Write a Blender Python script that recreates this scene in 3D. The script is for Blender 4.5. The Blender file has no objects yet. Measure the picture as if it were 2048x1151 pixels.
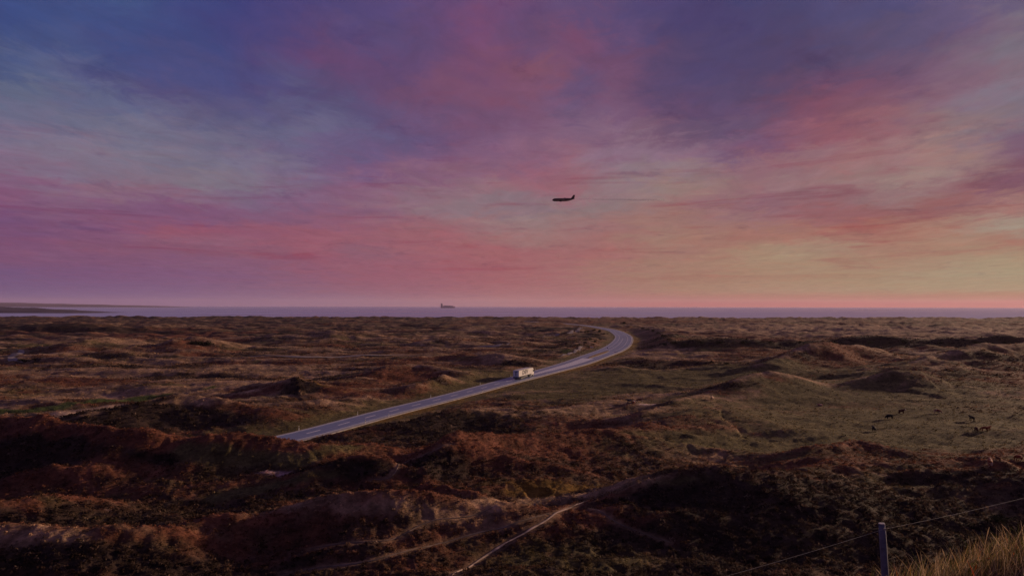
import bpy, bmesh, math, random
import numpy as np
from mathutils import Vector, Matrix

random.seed(7)
RNG = np.random.default_rng(11)
SC = bpy.context.scene
COL = SC.collection
R = math.radians

# ------------------------------------------------------------------ camera
FPX, CU, CV, ROLL, CAMZ = 1365.0, 1024.0, 611.3, 0.00166, 35.0
cd = bpy.data.cameras.new("camera")
cam = bpy.data.objects.new("camera", cd)
COL.objects.link(cam)
cd.sensor_width = 36.0
cd.lens = 36.0 * FPX / 2048.0
cd.shift_y = (CV - 575.5) / 2048.0
cd.clip_start, cd.clip_end = 0.1, 80000.0
cam.matrix_world = Matrix.Translation((0, 0, CAMZ)) @ Matrix.Rotation(R(90), 4, 'X') @ Matrix.Rotation(ROLL, 4, 'Z')
SC.camera = cam

# ------------------------------------------------------------------ light and exposure
SUN_AZ, SUN_EL = 58.0, 10.0                 # degrees right of the view axis, degrees up
SKY_GAIN = 0.95
sd = bpy.data.lights.new("sun", 'SUN')
sd.energy = 4.6
sd.angle = R(2.0)
sd.color = (1.0, 0.66, 0.43)
sun = bpy.data.objects.new("sun", sd)
COL.objects.link(sun)
sdir = Vector((math.sin(R(SUN_AZ)) * math.cos(R(SUN_EL)), math.cos(R(SUN_AZ)) * math.cos(R(SUN_EL)), math.sin(R(SUN_EL))))
sun.rotation_euler = sdir.to_track_quat('Z', 'Y').to_euler()
sun.location = (400, 200, 200)
SC.view_settings.view_transform = 'Standard'
SC.view_settings.look = 'None'
SC.view_settings.exposure = 0.0
SC.view_settings.gamma = 1.0
SC.view_settings.use_curve_mapping = False
SC.render.engine = 'CYCLES'
SC.cycles.use_denoising = True
SC.cycles.denoising_prefilter = 'NONE'
SC.cycles.volume_bounces = 1
SC.cycles.max_bounces = 6
SC.cycles.sample_clamp_indirect = 4.0
SC.cycles.transparent_max_bounces = 8


def lin(c):
    c = np.asarray(c, float) / 255.0
    return np.where(c <= 0.04045, c / 12.92, ((c + 0.055) / 1.055) ** 2.4)


# ------------------------------------------------------------------ world: dusk sky with lit cloud sheets
SKY = {
 0: [(0,62,78,135),(250,70,88,140),(400,64,70,130),(500,70,68,128),(600,78,70,125),(700,84,72,125),(800,90,74,125),(960,114,78,122),(1100,100,80,125),(1250,90,78,128),(1380,82,70,122),(1500,76,74,125),(1650,82,78,125),(1800,85,80,128),(1950,95,84,128),(2048,105,92,125)],
 70: [(0,66,82,135),(250,64,76,132),(400,68,76,132),(500,70,70,128),(600,92,72,122),(700,92,76,122),(850,95,74,118),(960,124,78,118),(1080,105,78,118),(1190,135,82,115),(1260,92,80,126),(1380,78,68,118),(1450,82,68,118),(1600,84,72,115),(1750,94,84,122),(1900,105,86,120),(2048,122,112,130)],
 130: [(0,82,94,136),(150,84,92,136),(250,72,78,130),(400,78,80,132),(500,76,76,130),(600,108,72,116),(700,106,74,116),(850,100,75,118),(1000,128,80,112),(1070,130,84,108),(1150,112,80,116),(1250,118,78,112),(1380,86,74,118),(1500,86,74,115),(1650,104,78,115),(1800,114,86,120),(1950,124,96,122),(2048,126,108,126)],
 170: [(0,100,110,138),(150,95,100,138),(250,82,84,132),(350,82,76,125),(500,82,82,132),(600,86,84,130),(700,98,76,118),(870,118,78,112),(1000,126,82,112),(1090,128,84,112),(1160,98,80,120),(1220,125,82,114),(1300,100,78,120),(1500,95,76,116),(1650,122,80,112),(1800,122,88,120),(1950,132,102,123),(2048,126,114,132)],
 210: [(0,106,108,140),(200,100,106,140),(330,92,92,134),(500,92,88,130),(600,98,96,134),(700,90,80,124),(870,116,80,114),(1000,122,82,115),(1090,125,84,116),(1160,100,82,122),(1220,122,86,118),(1300,106,80,120),(1400,100,78,118),(1500,105,80,118),(1600,127,80,108),(1750,127,86,115),(1900,136,105,125),(2048,128,122,140)],
 250: [(0,112,110,140),(200,110,112,140),(330,105,106,138),(500,98,95,130),(600,106,104,137),(680,108,104,136),(760,94,84,128),(900,112,84,122),(1050,125,88,120),(1200,126,98,128),(1300,128,90,118),(1400,108,84,118),(1500,110,84,118),(1600,132,83,110),(1720,146,92,110),(1850,142,104,114),(1950,138,118,126),(2048,128,108,125)],
 295: [(0,126,112,138),(200,124,117,138),(400,115,112,135),(500,112,102,132),(600,106,95,130),(680,104,94,130),(760,100,84,126),(900,120,88,122),(1050,130,96,122),(1200,138,105,128),(1380,130,102,126),(1500,118,86,118),(1620,142,90,106),(1750,153,96,105),(1850,144,110,122),(1950,152,122,118),(2048,114,82,114)],
 335: [(0,128,100,127),(120,125,112,135),(300,118,112,132),(400,111,104,130),(500,125,118,138),(600,112,98,130),(700,108,84,125),(850,130,88,118),(1000,132,92,120),(1100,152,95,112),(1200,134,108,125),(1300,138,118,130),(1400,140,112,120),(1500,142,102,114),(1650,146,115,120),(1750,155,130,122),(1850,155,134,130),(1950,138,108,115),(2048,115,78,100)],
 380: [(0,128,88,122),(150,125,95,122),(300,145,112,125),(450,130,120,132),(600,121,95,125),(700,134,92,122),(800,136,104,124),(950,142,110,122),(1080,150,100,115),(1150,150,100,112),(1250,140,118,125),(1350,150,125,118),(1450,141,105,110),(1600,146,112,118),(1700,140,104,112),(1800,144,116,119),(1950,128,82,98),(2048,118,74,98)],
 412: [(0,125,82,118),(100,128,88,120),(180,129,98,126),(260,121,82,118),(400,116,85,125),(560,122,88,122),(700,130,90,118),(850,138,108,122),(950,138,120,128),(1020,131,106,122),(1150,139,118,122),(1250,142,118,122),(1348,152,110,110),(1500,133,92,110),(1650,131,88,101),(1800,131,85,95),(1950,140,90,95),(2048,164,126,116)],
 440: [(0,115,78,118),(180,124,84,118),(300,128,82,115),(400,130,84,115),(520,126,86,116),(620,136,88,114),(700,138,90,114),(850,146,100,112),(950,146,110,117),(1050,146,118,122),(1200,148,112,114),(1348,152,112,106),(1500,150,112,114),(1650,146,92,98),(1800,160,100,95),(1950,160,142,128),(2048,155,150,135)],
 465: [(0,110,76,117),(180,123,80,116),(370,149,84,104),(480,136,84,111),(600,149,88,107),(720,152,92,108),(850,152,96,108),(950,152,102,110),(1050,150,122,120),(1200,153,106,107),(1348,155,124,110),(1450,155,105,100),(1600,158,112,102),(1720,150,90,90),(1800,158,120,105),(1900,160,125,110),(1980,150,95,92),(2048,152,92,92)],
 500: [(0,128,78,110),(150,128,82,112),(300,128,84,112),(500,136,88,111),(620,149,88,107),(690,150,89,108),(740,132,94,114),(850,156,95,107),(1000,158,98,105),(1150,156,102,105),(1250,160,107,105),(1300,156,118,109),(1380,158,112,104),(1500,160,130,110),(1650,158,138,118),(1780,158,111,99),(1900,158,130,110),(2048,158,138,115)],
 545: [(0,109,80,121),(200,119,80,118),(400,123,84,121),(550,129,86,115),(700,147,87,107),(850,150,90,107),(1000,156,93,102),(1120,160,105,107),(1250,156,119,105),(1380,158,123,105),(1500,160,130,108),(1700,158,135,108),(1850,158,142,118),(2048,155,145,118)],
 580: [(0,108,84,125),(300,117,87,125),(550,128,91,120),(700,140,92,113),(850,148,94,110),(1000,157,100,106),(1150,158,107,106),(1250,157,116,103),(1380,158,123,101),(1600,160,132,107),(1800,156,138,108),(2048,155,140,110)],
 598: [(0,110,89,130),(300,117,91,130),(600,129,95,124),(700,134,97,121),(850,146,98,113),(1000,157,106,110),(1150,157,103,101),(1300,161,104,94),(1500,162,106,87),(1700,162,105,84),(2048,162,108,80)],
 608: [(0,112,91,130),(300,118,93,131),(600,128,97,126),(850,138,98,117),(1000,150,102,110),(1150,159,92,92),(1348,163,80,76),(1700,165,70,64),(2048,166,66,56)],
}
for y_ in (0, 70, 130, 170, 210, 250):                            # dusky sheet over the upper right
    SKY[y_] = [(x_, *(v_ * (0.91 if 1240 < x_ < 1850 else 0.96) for v_ in rgb)) for x_, *rgb in SKY[y_]]
SKY_Y = sorted(SKY)


def sky_px(px, py):
    px = min(max(px, 0), 2048)
    py = min(max(py, 0), 608)
    rows = []
    for y in SKY_Y:
        a = np.array(SKY[y], float)
        rows.append([np.interp(px, a[:, 0], a[:, k]) for k in (1, 2, 3)])
    rows = np.array(rows)
    return np.array([np.interp(py, SKY_Y, rows[:, k]) for k in range(3)])


def sky_out(az, el):
    """Sky around the frame: cool dusk overhead and behind, warm band towards the sun."""
    d = (az - SUN_AZ + 180) % 360 - 180
    warm = math.exp(-(d / 55.0) ** 2)
    low = math.exp(-el / 14.0)
    base = np.array([72, 66, 110.]) * (1 - low) + np.array([112, 82, 116.]) * low
    glow = np.array([168, 128, 104.])
    k = warm * (0.25 + 0.75 * low)
    return base * (1 - k) + glow * k


def sky_col(az, el):
    a = abs(az)
    pz = R(max(-60, min(60, az)))
    px = CU + FPX * math.tan(pz)
    py = CV - FPX * math.tan(R(min(el, 60))) / math.cos(pz)
    inside = sky_px(px, py)
    t = min(1, max(0, (a - 37) / 30)) + min(1, max(0, (el - 25) / 25))
    t = min(1, t)
    t = t * t * (3 - 2 * t)
    return lin(inside * (1 - t) + sky_out(az, el) * t)


world = bpy.data.worlds.new("World")
SC.world = world
world.use_nodes = True
nt = world.node_tree
nt.nodes.clear()


class NT:
    """Small helper for wiring nodes."""
    def __init__(self, tree):
        self.t = tree

    def n(self, kind, **kw):
        nd = self.t.nodes.new(kind)
        for k, v in kw.items():
            setattr(nd, k, v)
        return nd

    def link(self, a, b):
        self.t.links.new(a, b)

    def setin(self, sock, v):
        if hasattr(v, "default_value") and hasattr(v, "is_output"):
            self.link(v, sock)
        else:
            sock.default_value = v

    def math(self, op, a, b=None, c=None, clamp=False):
        nd = self.n('ShaderNodeMath', operation=op, use_clamp=clamp)
        for i, v in enumerate((a, b, c)):
            if v is not None:
                self.setin(nd.inputs[i], v)
        return nd.outputs[0]

    def noise(self, vec, scale, detail=4.0, rough=0.55, dist=0.0):
        nd = self.n('ShaderNodeTexNoise')
        if vec is not None:
            self.link(vec, nd.inputs['Vector'])
        nd.inputs['Scale'].default_value = scale
        nd.inputs['Detail'].default_value = detail
        nd.inputs['Roughness'].default_value = rough
        nd.inputs['Distortion'].default_value = dist
        return nd.outputs['Fac']

    def mixc(self, fac, a, b, blend='MIX'):
        nd = self.n('ShaderNodeMix', data_type='RGBA', blend_type=blend)
        self.setin(nd.inputs[0], fac)
        for i, v in ((6, a), (7, b)):
            if isinstance(v, tuple):
                nd.inputs[i].default_value = (*v[:3], 1)
            else:
                self.link(v, nd.inputs[i])
        return nd.outputs[2]

    def comb(self, x, y, z):
        nd = self.n('ShaderNodeCombineXYZ')
        for i, v in enumerate((x, y, z)):
            self.setin(nd.inputs[i], v)
        return nd.outputs[0]

    def maprange(self, v, a, b, c, d, interp='LINEAR'):
        nd = self.n('ShaderNodeMapRange', interpolation_type=interp)
        self.setin(nd.inputs[0], v)
        for i, q in zip((1, 2, 3, 4), (a, b, c, d)):
            nd.inputs[i].default_value = q
        return nd.outputs[0]


W = NT(nt)
tc = W.n('ShaderNodeTexCoord')
sep = W.n('ShaderNodeSeparateXYZ')
W.link(tc.outputs['Generated'], sep.inputs[0])
dx, dy, dz = sep.outputs
az = W.math('MULTIPLY', W.math('ARCTAN2', dx, dy), 180 / math.pi)
zc = W.math('MAXIMUM', dz, 0.0)
el = W.math('MULTIPLY', W.math('ARCSINE', zc), 180 / math.pi)
zi = W.math('DIVIDE', 1.0, W.math('ADD', zc, 0.07))
cx = W.math('MULTIPLY', dx, zi)
cy = W.math('MULTIPLY', dy, zi)
P = W.comb(cx, W.math('MULTIPLY', cy, 0.75), 0.0)          # cloud sheet, streaks run away from the viewer
P2 = W.comb(W.math('ADD', cx, 17.0), W.math('MULTIPLY', cy, 0.8), 5.0)
n1 = W.noise(P, 1.7, 6, 0.56, 0.6)
n2 = W.noise(P2, 2.6, 6, 0.58, 0.8)
n3 = W.noise(P, 6.0, 9, 0.68, 1.0)
n4 = W.noise(P2, 9.0, 9, 0.68, 0.4)
azw = W.math('ADD', az, W.math('MULTIPLY', W.math('SUBTRACT', n2, 0.5), 10.0))
azw = W.math('ADD', azw, W.math('MULTIPLY', W.math('SUBTRACT', n4, 0.5), 5.0))
elamp = W.math('ADD', W.math('MULTIPLY', W.math('MINIMUM', el, 30.0), 0.36), 0.15)
elw = W.math('ADD', el, W.math('MULTIPLY', W.math('SUBTRACT', n1, 0.5), elamp))
elw = W.math('ADD', elw, W.math('MULTIPLY', W.math('SUBTRACT', n3, 0.5), W.math('MULTIPLY', elamp, 0.85)))
azf = W.math('ADD', W.math('DIVIDE', azw, 360.0), 0.5)
ELROWS = [0.2, 0.6, 1.3, 2.2, 3.2, 4.4, 5.6, 6.9, 8.2, 9.5, 10.9, 12.4, 14.0, 15.7, 17.5, 19.4, 21.4, 23.5, 27, 38, 60]
AZS = [-180, -120, -80, -60, -46] + list(np.linspace(-37, 37, 22)) + [46, 62, 85, 120, 180]
prev = None
for i, e in enumerate(ELROWS):
    rp = W.n('ShaderNodeValToRGB')
    W.link(azf, rp.inputs[0])
    cr = rp.color_ramp
    cr.interpolation = 'CARDINAL'
    while len(cr.elements) < len(AZS):
        cr.elements.new(0.5)
    for k, a_ in enumerate(AZS):
        cr.elements[k].position = min(0.9999, max(0.0001, a_ / 360 + 0.5))
    for k, a_ in enumerate(AZS):
        c_ = sky_col(a_, e)
        cr.elements[k].color = (*c_, 1)
    if prev is None:
        prev = rp.outputs[0]
    else:
        f = W.maprange(elw, ELROWS[i - 1], e, 0, 1, 'SMOOTHSTEP')
        prev = W.mixc(f, prev, rp.outputs[0])
# relief of the cloud sheets: lighter and darker wisps, small dark scud
n5 = W.noise(W.comb(cx, W.math('MULTIPLY', cy, 0.6), 3.0), 5.0, 10, 0.68, 1.0)
bright = W.maprange(n5, 0.30, 0.70, 0.89, 1.10)
col = W.mixc(1.0, prev, W.comb(bright, bright, bright), 'MULTIPLY')
n6 = W.noise(W.comb(W.math('ADD', cx, 40.0), W.math('MULTIPLY', cy, 0.7), 9.0), 4.6, 7, 0.62, 0.7)
pk = W.maprange(n6, 0.46, 0.68, 0.0, 1.0, 'SMOOTHSTEP')
col = W.mixc(W.math('MULTIPLY', pk, 0.75), col, W.mixc(1.0, col, (1.08, 0.95, 0.94), 'MULTIPLY'))
n7 = W.noise(W.comb(W.math('ADD', cx, 71.0), W.math('MULTIPLY', cy, 0.8), 2.0), 3.3, 9, 0.66, 0.5)
scud = W.maprange(n7, 0.56, 0.70, 0.0, 1.0, 'SMOOTHSTEP')
col = W.mixc(W.math('MULTIPLY', scud, 0.6), col, W.mixc(1.0, col, (0.70, 0.66, 0.80), 'MULTIPLY'))
# thin cloud bars low in the sky
n8 = W.noise(W.comb(W.math('MULTIPLY', az, 0.055), W.math('ADD', W.math('MULTIPLY', el, 0.62), W.math('MULTIPLY', az, -0.008)), 4.0), 1.6, 7, 0.62, 0.6)
bar = W.maprange(n8, 0.54, 0.66, 0.0, 1.0, 'SMOOTHSTEP')
band = W.math('MULTIPLY', W.maprange(el, 1.2, 3.5, 0, 1, 'SMOOTHSTEP'), W.maprange(el, 9.0, 15.0, 1, 0, 'SMOOTHSTEP'))
col = W.mixc(W.math('MULTIPLY', W.math('MULTIPLY', bar, band), 0.75), col, W.mixc(1.0, col, (0.90, 0.64, 0.74), 'MULTIPLY'))
lit = W.maprange(n8, 0.44, 0.34, 0.0, 1.0, 'SMOOTHSTEP')
col = W.mixc(W.math('MULTIPLY', W.math('MULTIPLY', lit, band), 0.6), col, W.mixc(1.0, col, (1.08, 1.20, 1.12), 'MULTIPLY'))
# faint clear-air scattering behind the cloud sheets
ns = W.n('ShaderNodeTexSky', sky_type='NISHITA', sun_disc=False)
ns.sun_elevation = R(SUN_EL)
ns.sun_rotation = R(SUN_AZ)
ns.air_density = 1.6
ns.dust_density = 2.0
bg = W.n('ShaderNodeBackground')
W.link(col, bg.inputs[0])
bg.inputs[1].default_value = SKY_GAIN
bg2 = W.n('ShaderNodeBackground')
W.link(ns.outputs[0], bg2.inputs[0])
bg2.inputs[1].default_value = 0.0015
add = W.n('ShaderNodeAddShader')
W.link(bg.outputs[0], add.inputs[0])
W.link(bg2.outputs[0], add.inputs[1])
wo = W.n('ShaderNodeOutputWorld')
W.link(add.outputs[0], wo.inputs[0])


# ------------------------------------------------------------------ helpers
def tag(o, label=None, cat=None, group=None, kind=None):
    for k, v in (("label", label), ("category", cat), ("group", group), ("kind", kind)):
        if v:
            o[k] = v
    return o


def empty(name, loc=(0, 0, 0), rz=0.0):
    o = bpy.data.objects.new(name, None)
    COL.objects.link(o)
    o.location = loc
    o.rotation_euler = (0, 0, rz)
    return o


def link_mesh(name, me, mat, parent=None):
    o = bpy.data.objects.new(name, me)
    COL.objects.link(o)
    if mat is not None and len(me.materials) == 0:
        me.materials.append(mat)
    if parent is not None:
        o.parent = parent
    return o


def obj_bm(name, bm, mat, parent=None, smooth=False):
    me = bpy.data.meshes.new(name)
    bm.normal_update()
    bm.to_mesh(me)
    bm.free()
    if smooth:
        me.polygons.foreach_set("use_smooth", [True] * len(me.polygons))
    return link_mesh(name, me, mat, parent)


def copy_tree(o, parent=None):
    c = o.copy()
    COL.objects.link(c)
    c.parent = parent
    for ch in o.children:
        copy_tree(ch, c)
    return c


def np_mesh(name, verts, faces, cols=None, smooth=True):
    """Fast mesh from arrays: verts (N,3), faces (M,k)."""
    me = bpy.data.meshes.new(name)
    n, m, k = len(verts), len(faces), faces.shape[1]
    me.vertices.add(n)
    me.vertices.foreach_set("co", np.ascontiguousarray(verts, np.float32).ravel())
    me.loops.add(m * k)
    me.loops.foreach_set("vertex_index", np.ascontiguousarray(faces, np.int32).ravel())
    me.polygons.add(m)
    me.polygons.foreach_set("loop_start", np.arange(0, m * k, k, dtype=np.int32))
    me.polygons.foreach_set("loop_total", np.full(m, k, np.int32))
    me.polygons.foreach_set("use_smooth", np.full(m, bool(smooth)))
    me.update(calc_edges=True)
    if cols is not None:
        at = me.color_attributes.new("Col", 'FLOAT_COLOR', 'POINT')
        c4 = np.ones((n, 4), np.float32)
        c4[:, :3] = cols
        at.data.foreach_set("color", c4.ravel())
    return me


def box(bm, c, s, rot=None, bev=0.0):
    r = bmesh.ops.create_cube(bm, size=1.0)
    vs = r['verts']
    M = Matrix.Translation(c) @ (rot or Matrix()) @ Matrix.Diagonal((*s, 1))
    bmesh.ops.transform(bm, matrix=M, verts=vs)
    if bev:
        es = list({e for v in vs for e in v.link_edges})
        bmesh.ops.bevel(bm, geom=es, offset=bev, segments=2, affect='EDGES')


def cyl(bm, a, b, r1, r2=None, n=12, caps=True):
    a, b = Vector(a), Vector(b)
    r2 = r1 if r2 is None else r2
    d = b - a
    q = d.to_track_quat('Z', 'Y').to_matrix().to_4x4()
    M = Matrix.Translation((a + b) / 2) @ q
    bmesh.ops.create_cone(bm, cap_ends=caps, segments=n, radius1=r1, radius2=r2, depth=d.length, matrix=M)


def loft(bm, rings, close_a=True, close_b=True):
    R_ = [[bm.verts.new(p) for p in ring] for ring in rings]
    n = len(R_[0])
    for a, b in zip(R_[:-1], R_[1:]):
        for i in range(n):
            j = (i + 1) % n
            bm.faces.new((a[i], a[j], b[j], b[i]))
    if close_a:
        bm.faces.new(list(reversed(R_[0])))
    if close_b:
        bm.faces.new(R_[-1])
    bmesh.ops.recalc_face_normals(bm, faces=bm.faces[:])


def mat_noise(name, base, var=0.25, scale=3.0, rough=0.8, bump=0.0, bscale=20.0, spec=0.3, metallic=0.0):
    """Plain procedural material: base colour broken up by two noises."""
    m = bpy.data.materials.new(name)
    m.use_nodes = True
    T = NT(m.node_tree)
    b = m.node_tree.nodes['Principled BSDF']
    t = T.n('ShaderNodeTexCoord')
    f = T.noise(t.outputs['Object'], scale, 5, 0.6)
    lo = tuple(x * (1 - var) for x in base)
    hi = tuple(min(1, x * (1 + var)) for x in base)
    T.link(T.mixc(T.maprange(f, 0.3, 0.7, 0, 1), lo, hi), b.inputs['Base Color'])
    b.inputs['Roughness'].default_value = rough
    b.inputs['Specular IOR Level'].default_value = spec
    b.inputs['Metallic'].default_value = metallic
    if bump:
        bn = T.n('ShaderNodeBump')
        bn.inputs['Strength'].default_value = bump
        T.link(T.noise(t.outputs['Object'], bscale, 4, 0.6), bn.inputs['Height'])
        T.link(bn.outputs[0], b.inputs['Normal'])
    return m


def mat_attr(name, rough=0.95, spec=0.1, noise=((0.9, 0.35), (0.12, 0.2)), bump=0.0, bdist=0.1, translucent=0.0):
    """Colour from the 'Col' attribute, broken up by world-space noises."""
    m = bpy.data.materials.new(name)
    m.use_nodes = True
    T = NT(m.node_tree)
    b = m.node_tree.nodes['Principled BSDF']
    at = T.n('ShaderNodeAttribute', attribute_name="Col")
    c = at.outputs['Color']
    t = T.n('ShaderNodeNewGeometry')
    for s, a in noise:
        f = T.maprange(T.noise(t.outputs['Position'], s, 6, 0.68), 0.3, 0.7, 1 - a, 1 + a)
        c = T.mixc(1.0, c, T.comb(f, f, f), 'MULTIPLY')
    T.link(c, b.inputs['Base Color'])
    if translucent:                                               # thin leaves let low sun through
        tl = T.n('ShaderNodeBsdfTranslucent')
        T.link(c, tl.inputs[0])
        mx = T.n('ShaderNodeMixShader')
        mx.inputs[0].default_value = translucent
        T.link(b.outputs[0], mx.inputs[1])
        T.link(tl.outputs[0], mx.inputs[2])
        T.link(mx.outputs[0], m.node_tree.nodes['Material Output'].inputs[0])
    b.inputs['Roughness'].default_value = rough
    b.inputs['Specular IOR Level'].default_value = spec
    if bump:
        bn = T.n('ShaderNodeBump')
        bn.inputs['Strength'].default_value = bump
        bn.inputs['Distance'].default_value = bdist
        T.link(T.noise(t.outputs['Position'], 2.2, 7, 0.7), bn.inputs['Height'])
        T.link(bn.outputs[0], b.inputs['Normal'])
    return m


# ------------------------------------------------------------------ noise
def _hash(ix, iy, seed):
    h = (ix.astype(np.int64) * 374761393 + iy.astype(np.int64) * 668265263 + seed * 974634777) & 0xFFFFFFFF
    h = ((h ^ (h >> 13)) * 1274126177) & 0xFFFFFFFF
    return ((h ^ (h >> 16)) & 0xFFFF).astype(np.float32) * np.float32(2 * math.pi / 65536)


def pn(x, y, seed=0):
    x0, y0 = np.floor(x), np.floor(y)
    fx, fy = (x - x0).astype(np.float32), (y - y0).astype(np.float32)
    u = fx * fx * fx * (fx * (fx * 6 - 15) + 10)
    v = fy * fy * fy * (fy * (fy * 6 - 15) + 10)

    def g(i, j):
        a = _hash(x0 + i, y0 + j, seed)
        return np.cos(a) * (fx - i) + np.sin(a) * (fy - j)
    a = g(0, 0) * (1 - u) + g(1, 0) * u
    b = g(0, 1) * (1 - u) + g(1, 1) * u
    return (a * (1 - v) + b * v) * 1.5


def fbm(x, y, wl, octs=4, seed=0, gain=0.5):
    s, a, t = 0.0, 1.0, 0.0
    for o in range(octs):
        s = s + a * pn(x / wl * 2 ** o, y / wl * 2 ** o, seed + 13 * o)
        t += a
        a *= gain
    return s / t


# ------------------------------------------------------------------ pixel -> place
def flat(u, v, z):
    """Point at height z that stands in the direction of photo pixel (u, v)."""
    du = u - CU
    dv = v - CV - ROLL * du
    D = (CAMZ - z) * FPX / dv
    return ((du + ROLL * (v - CV)) / FPX * D, D)


def seg_dist(x, y, pts, vals=None):
    """Distance to a polyline, side (+ = towards camera for left-to-right lines), value and arclength along it."""
    best = np.full(x.shape, 1e9, np.float32)
    side = np.zeros(x.shape, np.float32)
    val = np.zeros(x.shape, np.float32)
    arc = np.zeros(x.shape, np.float32)
    s0 = 0.0
    for i in range(len(pts) - 1):
        ax, ay = pts[i]
        bx, by = pts[i + 1]
        ex, ey = bx - ax, by - ay
        L2 = ex * ex + ey * ey + 1e-9
        t = np.clip(((x - ax) * ex + (y - ay) * ey) / L2, 0, 1)
        qx, qy = x - (ax + t * ex), y - (ay + t * ey)
        d = np.hypot(qx, qy)
        m = d < best
        best = np.where(m, d, best)
        side = np.where(m, -(ex * qy - ey * qx) / math.sqrt(L2), side)
        if vals is not None:
            val = np.where(m, vals[i] + t * (vals[i + 1] - vals[i]), val)
        arc = np.where(m, s0 + t * math.sqrt(L2), arc)
        s0 += math.sqrt(L2)
    return best, side, val, arc


def catmull(P, step):
    P = [np.array(p, float) for p in P]
    P = [2 * P[0] - P[1]] + P + [2 * P[-1] - P[-2]]
    out = []
    for i in range(1, len(P) - 2):
        n = max(1, int(np.linalg.norm((P[i + 1] - P[i])[:2]) / step))
        for k in range(n):
            t = k / n
            out.append(0.5 * ((2 * P[i]) + (-P[i - 1] + P[i + 1]) * t + (2 * P[i - 1] - 5 * P[i] + 4 * P[i + 1] - P[i + 2]) * t * t
                              + (-P[i - 1] + 3 * P[i] - 3 * P[i + 1] + P[i + 2]) * t ** 3))
    out.append(P[-2])
    return np.array(out)


# ------------------------------------------------------------------ road line (x, y, half width)
ROAD_Z = 5.0
ROAD = catmull([(-190, 150, 3.9), (-140, 144, 3.9), (-100, 139.5, 3.9), (-72, 139.5, 3.9), (-57.5, 146, 3.9), (-49.0, 158.5, 3.9), (-35.5, 192, 3.9), (-20.5, 226, 3.9), (-4.6, 265, 4.2),
                (2.8, 283, 4.7), (14.2, 311, 5.4), (32, 356, 6.8), (50, 411, 7.7), (68.5, 470, 8.2), (86, 542, 8.0), (106, 648, 7.6),
                (116.5, 733, 7.4), (124, 837, 7.0), (121, 953, 6.2), (112, 1050, 5.2), (91, 1153, 4.6), (55, 1260, 4.2), (5, 1360, 4.2)], 4.0)
road_xy = [tuple(p[:2]) for p in ROAD]
road_coarse = ROAD[::5]
if tuple(road_coarse[-1]) != tuple(ROAD[-1]):
    road_coarse = np.vstack([road_coarse, ROAD[-1]])

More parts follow.
